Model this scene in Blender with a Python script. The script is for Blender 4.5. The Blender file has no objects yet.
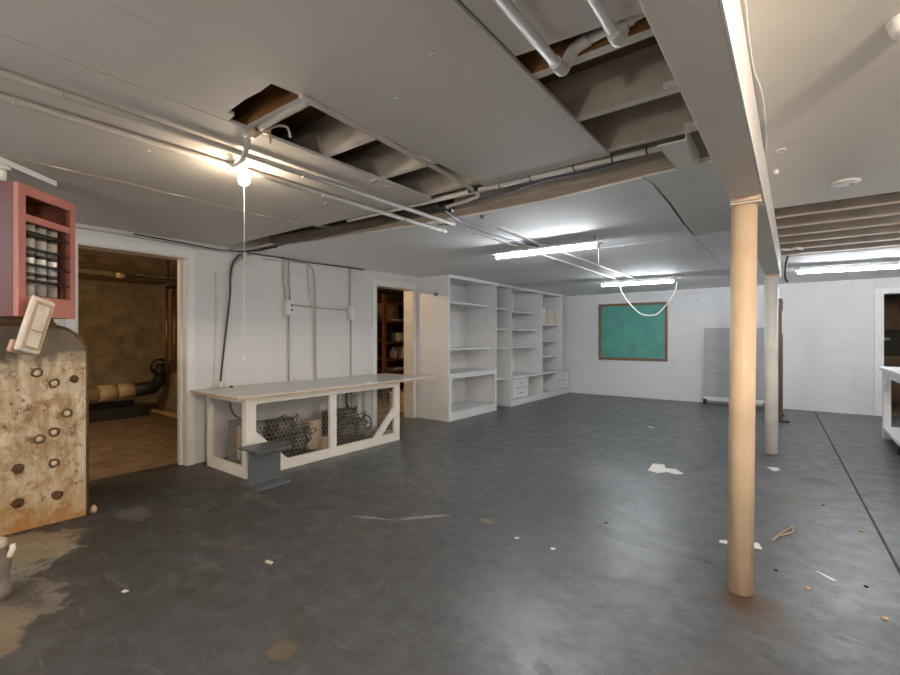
import bpy, bmesh, math, random
from mathutils import Vector, Matrix
random.seed(7)
scene = bpy.context.scene
COL = scene.collection

# ------------------------------------------------------------------ camera
CAM_H, FPX, YAW = 1.3, 455.0, 37.1
cd = bpy.data.cameras.new('camera'); cam = bpy.data.objects.new('camera', cd); COL.objects.link(cam)
cd.sensor_fit = 'HORIZONTAL'; cd.sensor_width = 36.0; cd.lens = FPX / 900.0 * 36.0
cd.clip_start = 0.05; cd.clip_end = 60
cam.location = (0, 0, CAM_H); cam.rotation_euler = (math.radians(90), 0, math.radians(YAW))
scene.camera = cam

# ------------------------------------------------------------------ world, exposure
w = bpy.data.worlds.new('world'); scene.world = w; w.use_nodes = True
w.node_tree.nodes['Background'].inputs[0].default_value = (0.8, 0.85, 0.9, 1)
w.node_tree.nodes['Background'].inputs[1].default_value = 0.02
vs = scene.view_settings
vs.view_transform = 'Standard'; vs.look = 'None'; vs.gamma = 1.0; vs.use_curve_mapping = False
vs.exposure = 0.24
FLUO_POWER = 125.0        # emission strength of the fluorescent tubes
BULB_POWER = 260.0      # emission strength of the bare bulb
WARM_POWER = 3400.0      # bare bulb over the right hand side, out of frame
UTIL_POWER = 950.0       # added bulb of the utility room
STORE_POWER = 500.0  # added bulb of the storage room
FILL_POWER = 130.0       # added globe fill lamps, unseen behind and right of the camera

# ------------------------------------------------------------------ materials
def new_mat(name):
    m = bpy.data.materials.new(name); m.use_nodes = True
    nt = m.node_tree; return m, nt, nt.nodes['Principled BSDF']
def N(nt, t, **kw):
    n = nt.nodes.new(t)
    for k, v in kw.items(): setattr(n, k, v)
    return n
def link(nt, a, b): nt.links.new(a, b)
def pos(nt): return N(nt, 'ShaderNodeNewGeometry').outputs['Position']
def noise(nt, vec, scale, detail=4, rough=.6, dist=0):
    n = N(nt, 'ShaderNodeTexNoise'); link(nt, vec, n.inputs['Vector'])
    n.inputs['Scale'].default_value = scale; n.inputs['Detail'].default_value = detail
    n.inputs['Roughness'].default_value = rough; n.inputs['Distortion'].default_value = dist
    return n.outputs['Fac']
def ramp(nt, fac, lo, hi, a=0.0, b=1.0):
    n = N(nt, 'ShaderNodeMapRange'); link(nt, fac, n.inputs[0])
    n.inputs[1].default_value = lo; n.inputs[2].default_value = hi
    n.inputs[3].default_value = a; n.inputs[4].default_value = b
    return n.outputs[0]
def mix(nt, fac, a, b):
    n = N(nt, 'ShaderNodeMix', data_type='RGBA')
    if hasattr(fac, 'is_output'): link(nt, fac, n.inputs[0])
    else: n.inputs[0].default_value = fac
    for v, i in ((a, 6), (b, 7)):
        if hasattr(v, 'is_output'): link(nt, v, n.inputs[i])
        else: n.inputs[i].default_value = (*v, 1)
    return n.outputs[2]
def mth(nt, op, a, b=None):
    n = N(nt, 'ShaderNodeMath', operation=op)
    for v, i in ((a, 0), (b, 1)):
        if v is None: continue
        if hasattr(v, 'is_output'): link(nt, v, n.inputs[i])
        else: n.inputs[i].default_value = v
    return n.outputs[0]
def bump(nt, bsdf, h, strength=.3, dist=.01):
    n = N(nt, 'ShaderNodeBump'); n.inputs['Strength'].default_value = strength; n.inputs['Distance'].default_value = dist
    link(nt, h, n.inputs['Height']); link(nt, n.outputs[0], bsdf.inputs['Normal'])

def paint(name, col, rough=.5, metal=0.0, var=.12, scale=6, bumps=.15, stain=None, stain_amt=.5, bscale=60):
    m, nt, b = new_mat(name); p = pos(nt)
    f = noise(nt, p, scale)
    dark = tuple(c * (1 - var) for c in col); light = tuple(min(1, c * (1 + var)) for c in col)
    c = mix(nt, ramp(nt, f, .3, .7), dark, light)
    if stain:
        s = ramp(nt, noise(nt, p, scale * .7, 6, .7, .6), .56, .7, 0, stain_amt)
        c = mix(nt, s, c, stain)
    link(nt, c, b.inputs['Base Color'])
    b.inputs['Roughness'].default_value = rough; b.inputs['Metallic'].default_value = metal
    if bumps: bump(nt, b, noise(nt, p, bscale, 3), bumps, .004)
    return m
def emit(name, col, strength):
    m, nt, b = new_mat(name)
    b.inputs['Base Color'].default_value = (*col, 1)
    b.inputs['Emission Color'].default_value = (*col, 1); b.inputs['Emission Strength'].default_value = strength
    return m
def wood(name, col, dark, rough=.6, axis=0, scale=3):
    m, nt, b = new_mat(name); p = pos(nt)
    mp = N(nt, 'ShaderNodeMapping'); link(nt, p, mp.inputs[0])
    sc = [14, 14, 14]; sc[axis] = 1.0; mp.inputs['Scale'].default_value = sc
    f = noise(nt, mp.outputs[0], scale, 5, .65, .4)
    link(nt, mix(nt, ramp(nt, f, .3, .7), dark, col), b.inputs['Base Color'])
    b.inputs['Roughness'].default_value = rough; bump(nt, b, f, .2, .004)
    return m

def wall_paint(name, col, rough, period, line=.5, grime=(.5, .45, .38)):
    # brushed-on paint over boards: horizontal board edges with a little wear
    m, nt, b = new_mat(name); p = pos(nt)
    sx = N(nt, 'ShaderNodeSeparateXYZ'); link(nt, p, sx.inputs[0])
    zz = mth(nt, 'ADD', sx.outputs['Z'], ramp(nt, noise(nt, p, 1.3, 2), 0, 1, -.012, .012))
    saw = mth(nt, 'FRACT', mth(nt, 'DIVIDE', zz, period))
    edge = mth(nt, 'ABSOLUTE', mth(nt, 'SUBTRACT', saw, .5))
    groove = ramp(nt, edge, .44, .5, 0, 1)
    mp = N(nt, 'ShaderNodeMapping'); link(nt, p, mp.inputs[0]); mp.inputs['Scale'].default_value = (1.2, 1.2, 10)
    streak = noise(nt, mp.outputs[0], 2.2, 5, .7)
    big = noise(nt, p, 1.1, 4, .6)
    c = mix(nt, ramp(nt, streak, .3, .75), tuple(x * .90 for x in col), col)
    c = mix(nt, ramp(nt, big, .35, .7), c, tuple(min(1, x * 1.03) for x in col))
    mv = N(nt, 'ShaderNodeMapping'); link(nt, p, mv.inputs[0]); mv.inputs['Scale'].default_value = (9, 9, .7)
    c = mix(nt, ramp(nt, noise(nt, mv.outputs[0], 1.0, 5, .7), .58, .78, 0, .35), c, tuple(x * .72 for x in col))
    spots = ramp(nt, noise(nt, p, 9, 6, .8), .64, .72, 0, .5)
    c = mix(nt, spots, c, grime)
    c = mix(nt, mth(nt, 'MULTIPLY', groove, line * .35), c, grime)
    link(nt, c, b.inputs['Base Color']); b.inputs['Roughness'].default_value = rough
    h = mth(nt, 'SUBTRACT', ramp(nt, streak, 0, 1, 0, .35), mth(nt, 'MULTIPLY', groove, line))
    bump(nt, b, h, .35, .008)
    return m

def ceiling_paint(name, col, rough, grime=(.42, .36, .29), stains=True):
    m, nt, b = new_mat(name); p = pos(nt)
    big = noise(nt, p, .8, 5, .65)
    c = mix(nt, ramp(nt, big, .3, .7), tuple(x * .93 for x in col), col)
    if stains:
        c = mix(nt, ramp(nt, noise(nt, p, 3.0, 8, .8, .4), .55, .75, 0, .30), c, grime)
        c = mix(nt, ramp(nt, noise(nt, p, 5.5, 6, .8, .3), .68, .73, 0, .6), c, grime)
        c = mix(nt, ramp(nt, noise(nt, p, 22, 3, .6), .735, .77, 0, .7), c, (.2, .16, .12))
    link(nt, c, b.inputs['Base Color']); b.inputs['Roughness'].default_value = rough
    bump(nt, b, mth(nt, 'ADD', noise(nt, p, 45, 3), mth(nt, 'MULTIPLY', noise(nt, p, 2.5, 3), 1.5)), .14, .006)
    return m

def floor_mat(name):
    m, nt, b = new_mat(name); p = pos(nt)
    sx = N(nt, 'ShaderNodeSeparateXYZ'); link(nt, p, sx.inputs[0])
    X, Y = sx.outputs['X'], sx.outputs['Y']
    n1 = noise(nt, p, 1.3, 6, .65, .3); n2 = noise(nt, p, 7, 6, .7, .2); n3 = noise(nt, p, 38, 4, .7)
    c = mix(nt, ramp(nt, n1, .3, .7), (.105, .110, .118), (.165, .171, .182))
    c = mix(nt, ramp(nt, n2, .38, .68, 0, .75), c, (.075, .077, .082))
    n6 = noise(nt, p, 15, 8, .8, .6)
    c = mix(nt, ramp(nt, n6, .52, .66, 0, .40), c, (.21, .21, .21))
    c = mix(nt, ramp(nt, n6, .46, .34, 0, .45), c, (.055, .055, .058))
    n5 = noise(nt, p, 2.6, 8, .75, 1.2)
    c = mix(nt, ramp(nt, n5, .56, .70, 0, .55), c, (.20, .20, .205))
    c = mix(nt, ramp(nt, n5, .44, .32, 0, .55), c, (.062, .062, .066))
    # worn paint, brown concrete showing, in the left part of the floor
    wx = mth(nt, 'ADD', ramp(nt, X, -3.8, -.9, 1, 0), ramp(nt, n1, .3, .7, -.35, .35))
    wy = ramp(nt, Y, 1.7, 3.2, 1, 0)
    worn = mth(nt, 'MULTIPLY', ramp(nt, wx, .1, .9), wy)
    c = mix(nt, mth(nt, 'MULTIPLY', worn, ramp(nt, n2, .3, .62, .6, 1.0)), c, (.070, .056, .042))
    rmask = []
    def blob(cx, cy, rx, ry, col, amt, amp=.7, lo=.75, hi=1.0, rot=0.0, sc=3.0, hollow=None):
        nonlocal c
        ca, sa = math.cos(rot), math.sin(rot)
        dx = mth(nt, 'SUBTRACT', X, cx); dy = mth(nt, 'SUBTRACT', Y, cy)
        u = mth(nt, 'DIVIDE', mth(nt, 'ADD', mth(nt, 'MULTIPLY', dx, ca), mth(nt, 'MULTIPLY', dy, sa)), rx)
        v = mth(nt, 'DIVIDE', mth(nt, 'SUBTRACT', mth(nt, 'MULTIPLY', dy, ca), mth(nt, 'MULTIPLY', dx, sa)), ry)
        d = mth(nt, 'SQRT', mth(nt, 'ADD', mth(nt, 'MULTIPLY', u, u), mth(nt, 'MULTIPLY', v, v)))
        d = mth(nt, 'ADD', d, ramp(nt, noise(nt, p, sc, 6, .7, .5), .25, .75, -amp, amp))
        k = ramp(nt, d, lo, hi, 1, 0)
        if hollow:
            k = mth(nt, 'MULTIPLY', k, ramp(nt, d, lo - hollow, lo, .15, 1))
        c = mix(nt, mth(nt, 'MULTIPLY', k, amt), c, col)
        return k
    # mineral deposits leaking from the tank
    blob(-3.78, .66, .34, .30, (.42, .30, .17), .85, .55, .7, .9, sc=4)
    blob(-3.60, .62, .30, .26, (.50, .43, .33), .75, .6, .7, .85, sc=6, hollow=.25)
    blob(-3.15, .48, .44, .22, (.36, .31, .24), .8, .55, .75, .95, sc=5, hollow=.3)
    blob(-2.85, .36, .30, .20, (.40, .28, .16), .7, .5, .7, .9, sc=5)
    blob(-3.90, 1.27, .20, .12, (.24, .22, .20), .7, .5, .6, 1.0, sc=6)
    blob(-3.55, 2.02, .16, .08, (.26, .22, .17), .6, .6, .6, 1.0, sc=7)
    blob(-3.25, 2.0, .16, .05, (.24, .21, .17), .55, .6, .6, 1.0, sc=8)
    blob(-1.70, 1.09, .075, .065, (.21, .155, .09), .85, .35, .8, .95, sc=14)
    blob(-1.735, 2.73, .065, .045, (.36, .28, .17), .9, .3, .8, .95, sc=18)
    blob(-2.43, 2.275, .19, .022, (.42, .41, .40), .8, .6, .7, 1.1, rot=.42, sc=7)
    blob(-2.13, 2.52, .21, .024, (.42, .41, .40), .8, .6, .7, 1.1, rot=.86, sc=7)
    blob(-2.25, 2.05, .14, .06, (.16, .125, .075), .5, .5, .6, 1.0, sc=12)
    blob(-2.75, 1.45, .25, .05, (.15, .115, .08), .5, .6, .6, 1.0, rot=.3, sc=8)
    # dried puddle edges in the middle
    blob(-1.15, 3.55, .30, .36, (.035, .036, .038), .9, .42, .8, .9, rot=.5, sc=3.2, hollow=.12)
    blob(-.85, 3.05, .28, .10, (.035, .036, .038), .9, .42, .8, .92, rot=-.2, sc=4)
    blob(-1.45, 4.35, .5, .3, (.25, .25, .255), .5, .7, .6, 1.0, sc=3)
    blob(-2.0, 6.3, .7, .5, (.28, .28, .28), .6, .7, .6, .9, sc=3, hollow=.2)
    blob(-.75, 1.62, .10, .045, (.032, .033, .035), .8, .4, .75, .9, rot=-.5, sc=9)
    blob(-.62, 1.45, .30, .012, (.03, .03, .032), .7, .8, .6, 1.0, rot=-.25, sc=6)
    blob(.165, 5.29, .16, .13, (.03, .03, .032), .95, .4, .75, .9, sc=7)
    blob(-.03, 4.63, .13, .28, (.14, .085, .05), .6, .5, .5, 1.0, sc=5)
    blob(-1.25, 3.78, .16, .22, (.035, .036, .038), .9, .40, .8, .92, rot=.9, sc=5)
    blob(-1.02, 3.42, .30, .07, (.035, .036, .038), .9, .42, .8, .92, rot=-.6, sc=6)
    blob(-.55, 3.02, .22, .035, (.035, .036, .038), .9, .45, .8, .95, rot=-.15, sc=7)
    blob(.10, 3.75, .13, .42, (.04, .041, .044), .85, .35, .85, .92, sc=4, hollow=.05)
    blob(.30, 2.75, .30, .16, (.06, .061, .065), .6, .7, .7, .95, rot=.3, sc=5)
    blob(-.35, 1.35, .5, .06, (.05, .05, .053), .7, .8, .6, .9, rot=-.5, sc=6)
    blob(-1.1, 1.9, .3, .35, (.24, .24, .245), .35, .8, .6, 1.0, sc=4)
    blob(-.3, 4.9, .5, .25, (.23, .23, .235), .4, .8, .6, 1.0, sc=4)
    # rust round the foot of the post
    blob(-.17, 2.66, .17, .13, (.13, .068, .03), .9, .5, .55, 1.05, sc=7)
    blob(-.08, 2.50, .16, .12, (.115, .08, .06), .6, .6, .5, 1.1, sc=7)
    blob(.15, 3.6, .35, .5, (.05, .051, .054), .5, .7, .6, 1.0, sc=3)
    # fine pale scratches
    mp = N(nt, 'ShaderNodeMapping'); link(nt, p, mp.inputs[0]); mp.inputs['Scale'].default_value = (1, 5, 1); mp.inputs['Rotation'].default_value = (0, 0, .7)
    sc = ramp(nt, noise(nt, mp.outputs[0], 3.2, 7, .75, .8), .57, .67, 0, .5)
    c = mix(nt, sc, c, (.27, .26, .25))
    mp2 = N(nt, 'ShaderNodeMapping'); link(nt, p, mp2.inputs[0]); mp2.inputs['Scale'].default_value = (4.5, 1, 1); mp2.inputs['Rotation'].default_value = (0, 0, -.25)
    c = mix(nt, ramp(nt, noise(nt, mp2.outputs[0], 4.0, 8, .8, 1.0), .60, .69, 0, .45), c, (.045, .044, .044))
    sp = ramp(nt, n3, .72, .78, 0, .35); c = mix(nt, sp, c, (.25, .23, .21))
    c = mix(nt, .34, c, (.02, .02, .02))
    link(nt, c, b.inputs['Base Color'])
    r = mth(nt, 'ADD', ramp(nt, n2, .3, .7, .28, .46), mth(nt, 'MULTIPLY', worn, .18))
    link(nt, r, b.inputs['Roughness'])
    bump(nt, b, mth(nt, 'ADD', mth(nt, 'MULTIPLY', n2, .6), mth(nt, 'MULTIPLY', n3, .3)), .22, .008)
    return m

def tank_mat(name):
    m, nt, b = new_mat(name); p = pos(nt)
    sx = N(nt, 'ShaderNodeSeparateXYZ'); link(nt, p, sx.inputs[0])
    mp = N(nt, 'ShaderNodeMapping'); link(nt, p, mp.inputs[0]); mp.inputs['Scale'].default_value = (9, 9, 1.6)
    st = noise(nt, mp.outputs[0], 1.6, 6, .7, .3); n = noise(nt, p, 5, 6, .75, .5); n2 = noise(nt, p, 16, 6, .8)
    c = mix(nt, ramp(nt, st, .3, .7), (.33, .22, .10), (.70, .60, .44))
    c = mix(nt, ramp(nt, n, .47, .60, 0, .85), c, (.30, .145, .04))
    c = mix(nt, ramp(nt, n2, .55, .63, 0, .85), c, (.11, .045, .015))
    low = mth(nt, 'MULTIPLY', ramp(nt, sx.outputs['Z'], .42, .02, 0, 1), ramp(nt, n, .3, .6, .3, 1))
    c = mix(nt, mth(nt, 'MULTIPLY', low, .8), c, (.36, .16, .035))
    top = mth(nt, 'MULTIPLY', ramp(nt, mth(nt, 'ADD', sx.outputs['Z'], ramp(nt, n, .2, .8, -.10, .10)), 1.09, 1.19, 0, 1), .92)
    c = mix(nt, top, c, (.105, .072, .045))
    link(nt, c, b.inputs['Base Color']); b.inputs['Roughness'].default_value = .6
    bump(nt, b, n2, .3, .006)
    return m

M = {}
M['floor'] = floor_mat('painted_concrete')
M['util_floor'] = paint('bare_brown_concrete', (.24, .17, .105), .75, var=.4, scale=4, bumps=.3, stain=(.10, .07, .045))
M['util_wall'] = paint('board_formed_concrete', (.33, .25, .155), .9, var=.32, scale=5, bumps=.5, stain=(.17, .125, .08), bscale=30)
M['util_ceil'] = paint('old_plaster_ceiling', (.33, .24, .145), .8, var=.45, scale=5, bumps=.6, stain=(.07, .045, .03), bscale=14)
M['wall_left'] = wall_paint('white_board_wall', (.70, .69, .68), .62, .19, .35)
M['wall_far'] = wall_paint('white_far_wall', (.70, .70, .715), .6, .2, .12)
M['wall_plain'] = paint('white_side_wall', (.72, .71, .70), .7)
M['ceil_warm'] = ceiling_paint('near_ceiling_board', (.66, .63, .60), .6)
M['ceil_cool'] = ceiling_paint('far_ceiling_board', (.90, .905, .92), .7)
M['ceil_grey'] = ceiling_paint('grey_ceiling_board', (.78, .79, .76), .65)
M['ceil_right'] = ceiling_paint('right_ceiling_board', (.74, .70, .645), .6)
M['beam'] = paint('beam_paint', (.62, .575, .54), .5, var=.06, scale=3, bumps=.08)
M['column'] = paint('cream_post_paint', (.68, .51, .345), .5, var=.08, scale=5, bumps=.08, stain=(.55, .37, .22), stain_amt=.4)
M['column2'] = paint('offwhite_post_paint', (.78, .745, .70), .45, var=.08, scale=5, bumps=.08)
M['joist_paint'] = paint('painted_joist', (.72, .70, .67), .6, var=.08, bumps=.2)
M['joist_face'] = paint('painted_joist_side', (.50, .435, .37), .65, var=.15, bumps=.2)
M['joist_shade'] = paint('shaded_joist_side', (.36, .31, .265), .75, var=.15, bumps=.2)  # shade painted into the sides of the right hand joists
M['joist_raw'] = wood('raw_joist', (.36, .165, .05), (.20, .085, .03), axis=0)
M['joist_tan'] = paint('tan_joist', (.74, .57, .42), .6, var=.12, bumps=.2)
M['subfloor'] = wood('subfloor_planks', (.20, .115, .055), (.10, .055, .028), axis=1)
M['white'] = paint('white_paint', (.76, .755, .75), .45, var=.04, bumps=.06)
M['offwhite'] = paint('offwhite_trim', (.70, .65, .58), .5, var=.06, bumps=.08, stain=(.5, .42, .33), stain_amt=.3)
M['shelf'] = paint('white_shelf_paint', (.74, .735, .73), .5, var=.03, bumps=.05)
M['tablewhite'] = paint('table_frame_paint', (.76, .71, .64), .5, var=.06, bumps=.1, stain=(.55, .47, .38), stain_amt=.3)
M['tabletop'] = paint('laminate_top', (.66, .63, .60), .3, var=.05, bumps=.04)
M['ply'] = wood('plywood_edge', (.60, .45, .31), (.45, .32, .21), axis=1)
M['conduit'] = paint('painted_conduit', (.48, .44, .40), .65, var=.08, bumps=.08)
M['pipe_white'] = paint('white_pipe', (.70, .67, .63), .35, var=.05, bumps=.05)
M['pipe_dark'] = paint('dark_brown_pipe', (.062, .047, .034), .5, var=.3, scale=4, bumps=.2, stain=(.28, .2, .13), stain_amt=.4)
M['cable_black'] = paint('black_cable', (.03, .03, .03), .5, bumps=0)
M['cable_blue'] = paint('blue_grey_cable', (.07, .10, .16), .45, bumps=0)
M['cable_white'] = paint('white_cable', (.75, .72, .68), .45, bumps=0)
M['steel_dark'] = paint('dark_grey_painted_steel', (.105, .108, .115), .45, var=.12, bumps=.12, stain=(.16, .15, .15))
M['black'] = paint('black_metal', (.022, .021, .02), .45, var=.2, bumps=.1)
M['machine'] = paint('greasy_machine_metal', (.085, .072, .058), .5, metal=.2, var=.4, bumps=.2, stain=(.16, .10, .06))
M['machine_tan'] = paint('tan_machine_enamel', (.50, .37, .24), .5, var=.15, bumps=.1)
M['machine_grey'] = paint('grey_cast_metal', (.20, .20, .20), .4, metal=.5, var=.15, bumps=.1)
M['wire'] = paint('galvanised_wire', (.62, .55, .45), .4, metal=.2, var=.1, bumps=0)
M['copper'] = paint('tarnished_copper', (.42, .20, .09), .4, metal=.7, var=.25, bumps=.1)
M['pvc'] = paint('yellowed_pipe', (.68, .50, .28), .45, var=.1, bumps=.08, stain=(.5, .33, .15))
M['tank'] = tank_mat('rusty_cream_tank')
M['rust'] = paint('brown_rust', (.13, .062, .024), .8, var=.5, scale=20, bumps=.6)
M['bolt'] = paint('worn_bolt', (.56, .47, .34), .5, var=.2, bumps=.2)
M['salmon'] = paint('salmon_enamel', (.49, .175, .13), .45, var=.08, bumps=.06)
M['maroon'] = paint('maroon_enamel', (.15, .042, .034), .45, var=.1, bumps=.06)
M['chrome'] = paint('shiny_tube_metal', (.74, .69, .61), .3, metal=.25, var=.2, scale=14, bumps=.1)
M['dark_in'] = paint('dark_heater_inside', (.06, .035, .02), .7, var=.3)
M['cream_plate'] = paint('aged_cream_plate', (.74, .66, .56), .5, var=.12, scale=14, bumps=.1, stain=(.5, .28, .17))
M['pink'] = paint('pinkish_plaster', (.58, .36, .26), .6, var=.2, bumps=.3)
M['tin_grey'] = paint('weathered_grey_pipe', (.17, .135, .105), .6, var=.25, bumps=.3, stain=(.4, .33, .26))
M['chalk'] = paint('green_board_surface', (.085, .31, .26), .6, var=.14, scale=5, bumps=.08, stain=(.11, .32, .27), stain_amt=.5)
M['frame_wood'] = wood('board_frame_wood', (.23, .135, .07), (.14, .075, .04), axis=0)
M['grey_panel'] = paint('grey_sheet_panel', (.38, .385, .40), .5, var=.04, bumps=.05)
M['dark_door'] = wood('dark_stained_wood', (.085, .052, .03), (.045, .027, .016), axis=2)
M['shelf_red'] = wood('red_brown_shelf', (.27, .095, .038), (.15, .05, .022), axis=2)
M['card'] = paint('cardboard', (.42, .27, .14), .7, var=.12)
M['card_light'] = paint('pale_cardboard', (.70, .60, .47), .7, var=.06)
M['paper'] = paint('white_paper', (.80, .78, .74), .7, var=.05, bumps=.1)
M['straw'] = paint('straw_scrap', (.52, .38, .21), .7, var=.2)
M['grime'] = paint('dark_debris', (.035, .03, .026), .8, var=.3)
M['cab_brown'] = wood('brown_cabinet_wood', (.34, .20, .115), (.22, .13, .075), axis=2)
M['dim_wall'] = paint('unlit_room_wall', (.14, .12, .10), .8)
M['tube'] = emit('fluorescent_glow', (.90, .96, 1.0), FLUO_POWER)
M['bulb'] = emit('warm_bulb_glow', (1.0, .80, .55), BULB_POWER)
M['bulb_right'] = emit('right_bulb_glow', (1.0, .86, .69), WARM_POWER)
M['work'] = emit('fill_lamp_glow', (1.0, .95, .88), FILL_POWER)  # glow of the added fill globes
M['bulb_util'] = emit('utility_fill_glow', (1.0, .74, .46), UTIL_POWER)
M['bulb_store'] = emit('storage_fill_glow', (1.0, .68, .38), STORE_POWER)
M['bulb_off'] = paint('unlit_bulb_glass', (.72, .52, .30), .15, var=.05, bumps=0)

# ------------------------------------------------------------------ mesh builder
class MB:
    def __init__(s): s.v = []; s.f = []; s.smooth = []; s.mi = []
    def _add(s, vs_, fs, smooth=False, mi=0):
        o = len(s.v); s.v += [tuple(v) for v in vs_]
        for f in fs: s.f.append([i + o for i in f]); s.smooth.append(smooth); s.mi.append(mi)
        return s
    def box(s, x0, x1, y0, y1, z0, z1, T=None, bev=0.0, mi=0):
        x0, x1 = sorted((x0, x1)); y0, y1 = sorted((y0, y1)); z0, z1 = sorted((z0, z1))
        if bev > 0:
            bm = bmesh.new(); bmesh.ops.create_cube(bm, size=1)
            for v in bm.verts:
                v.co = Vector(((x0 + x1) / 2 + v.co.x * (x1 - x0), (y0 + y1) / 2 + v.co.y * (y1 - y0), (z0 + z1) / 2 + v.co.z * (z1 - z0)))
            bmesh.ops.bevel(bm, geom=bm.edges[:], offset=bev, segments=2, affect='EDGES', profile=.5)
            bm.verts.index_update()
            vs_ = [v.co.copy() for v in bm.verts]; fs = [[v.index for v in f.verts] for f in bm.faces]; bm.free()
        else:
            vs_ = [Vector(p) for p in ((x0,y0,z0),(x1,y0,z0),(x1,y1,z0),(x0,y1,z0),(x0,y0,z1),(x1,y0,z1),(x1,y1,z1),(x0,y1,z1))]
            fs = [(0,3,2,1),(4,5,6,7),(0,1,5,4),(1,2,6,5),(2,3,7,6),(3,0,4,7)]
        if T is not None: vs_ = [T @ v for v in vs_]
        return s._add(vs_, fs, False, mi)
    def prism(s, poly, z0, z1, mi=0):
        n = len(poly)
        a = sum(poly[i][0] * poly[(i+1) % n][1] - poly[(i+1) % n][0] * poly[i][1] for i in range(n))
        if a < 0: poly = poly[::-1]
        vs_ = [(x, y, z0) for x, y in poly] + [(x, y, z1) for x, y in poly]
        fs = [list(range(n))[::-1], list(range(n, 2*n))] + [(i, (i+1) % n, n + (i+1) % n, n + i) for i in range(n)]
        return s._add(vs_, fs, False, mi)
    def tube(s, pts, r, seg=8, cap=True, smooth=True, mi=0):
        pts = [Vector(p) for p in pts]; rs = r if isinstance(r, (list, tuple)) else [r] * len(pts)
        vs_ = []; fs = []; prev = None; n = len(pts)
        for i, p in enumerate(pts):
            d = (pts[min(i+1, n-1)] - pts[max(i-1, 0)]); d.normalize()
            if prev is None:
                up = Vector((0, 0, 1)) if abs(d.z) < .9 else Vector((1, 0, 0)); a = d.cross(up).normalized()
            else:
                a = (prev - d * prev.dot(d)); a.normalize()
            prev = a; b_ = d.cross(a)
            for k in range(seg):
                t = 2 * math.pi * k / seg
                vs_.append(p + (a * math.cos(t) + b_ * math.sin(t)) * rs[i])
        for i in range(n - 1):
            for k in range(seg):
                k2 = (k + 1) % seg
                fs.append((i*seg + k, i*seg + k2, (i+1)*seg + k2, (i+1)*seg + k))
        s._add(vs_, fs, smooth, mi)
        if cap:
            o = len(s.v) - n * seg
            s.f.append([o + k for k in range(seg)][::-1]); s.smooth.append(False); s.mi.append(mi)
            s.f.append([o + (n-1)*seg + k for k in range(seg)]); s.smooth.append(False); s.mi.append(mi)
        return s
    def lathe(s, prof, c, axis=(0, 0, 1), seg=16, smooth=True, mi=0):
        c = Vector(c); ax = Vector(axis).normalized()
        return s.tube_prof([(c + ax * h, r) for h, r in prof], ax, seg, smooth, mi)
    def tube_prof(s, pr, ax, seg, smooth, mi=0):
        up = Vector((0, 0, 1)) if abs(ax.z) < .9 else Vector((1, 0, 0)); a = ax.cross(up).normalized(); b_ = ax.cross(a)
        vs_ = []; fs = []
        for p, r in pr:
            for k in range(seg):
                t = 2 * math.pi * k / seg; vs_.append(p + (a * math.cos(t) + b_ * math.sin(t)) * max(r, 1e-4))
        n = len(pr)
        for i in range(n - 1):
            for k in range(seg):
                k2 = (k + 1) % seg; fs.append((i*seg + k, i*seg + k2, (i+1)*seg + k2, (i+1)*seg + k))
        fs.append(list(range(seg))[::-1]); fs.append([(n-1)*seg + k for k in range(seg)])
        return s._add(vs_, fs, smooth, mi)
    def build(s, name, mat, parent=None, origin=None):
        me = bpy.data.meshes.new(name)
        off = Vector(parent['_o']) if parent is not None and '_o' in parent else Vector((0, 0, 0))
        if parent is None and origin is not None: off = Vector(origin)
        me.from_pydata([(v[0]-off[0], v[1]-off[1], v[2]-off[2]) for v in s.v], [], s.f)
        for m in (mat if isinstance(mat, (list, tuple)) else [mat]): me.materials.append(M[m])
        for p, sm, mi in zip(me.polygons, s.smooth, s.mi): p.use_smooth = sm; p.material_index = mi
        bm = bmesh.new(); bm.from_mesh(me); bmesh.ops.recalc_face_normals(bm, faces=bm.faces[:]); bm.to_mesh(me); bm.free()
        me.update()
        o = bpy.data.objects.new(name, me); COL.objects.link(o)
        if parent is not None: o.parent = parent; o['_o'] = tuple(off)
        elif origin is not None: o.location = off; o['_o'] = tuple(off)
        else: o['_o'] = (0, 0, 0)
        return o
def tag(o, label, cat, group=None):
    o['label'] = label; o['category'] = cat
    if group: o['group'] = group
    return o
def thing(name, label, cat, loc, group=None):
    o = bpy.data.objects.new(name, None); COL.objects.link(o); o.location = loc; o['_o'] = tuple(loc)
    o.empty_display_size = .1
    return tag(o, label, cat, group)
def struct(o): o['kind'] = 'structure'; return o
def sroot(name, loc=(0, 0, 0)):
    o = bpy.data.objects.new(name, None); COL.objects.link(o); o.location = loc; o['_o'] = tuple(loc); o['kind'] = 'structure'; return o
def B(*a, **k): return MB().box(*a, **k)
def arc(c, u, v, r, a0, a1, n=8):
    c, u, v = Vector(c), Vector(u), Vector(v)
    return [c + u * r * math.cos(a0 + (a1-a0)*i/n) + v * r * math.sin(a0 + (a1-a0)*i/n) for i in range(n+1)]
def spline(pts, n=6):
    P = [Vector(p) for p in pts]; out = []
    for i in range(len(P) - 1):
        p0 = P[max(i-1, 0)]; p1 = P[i]; p2 = P[i+1]; p3 = P[min(i+2, len(P)-1)]
        for k in range(n):
            t = k / n
            out.append(.5 * ((2*p1) + (p2-p0)*t + (2*p0-5*p1+4*p2-p3)*t*t + (3*p1-p0-3*p2+p3)*t**3))
    out.append(P[-1]); return out
def cable(name, pts, r, mat, label, cat='cable', seg=6, sm=True, group=None):
    p = spline(pts) if sm else pts
    o = MB().tube(p, r, seg).build(name, mat, None, tuple(p[0])); return tag(o, label, cat, group)

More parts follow.
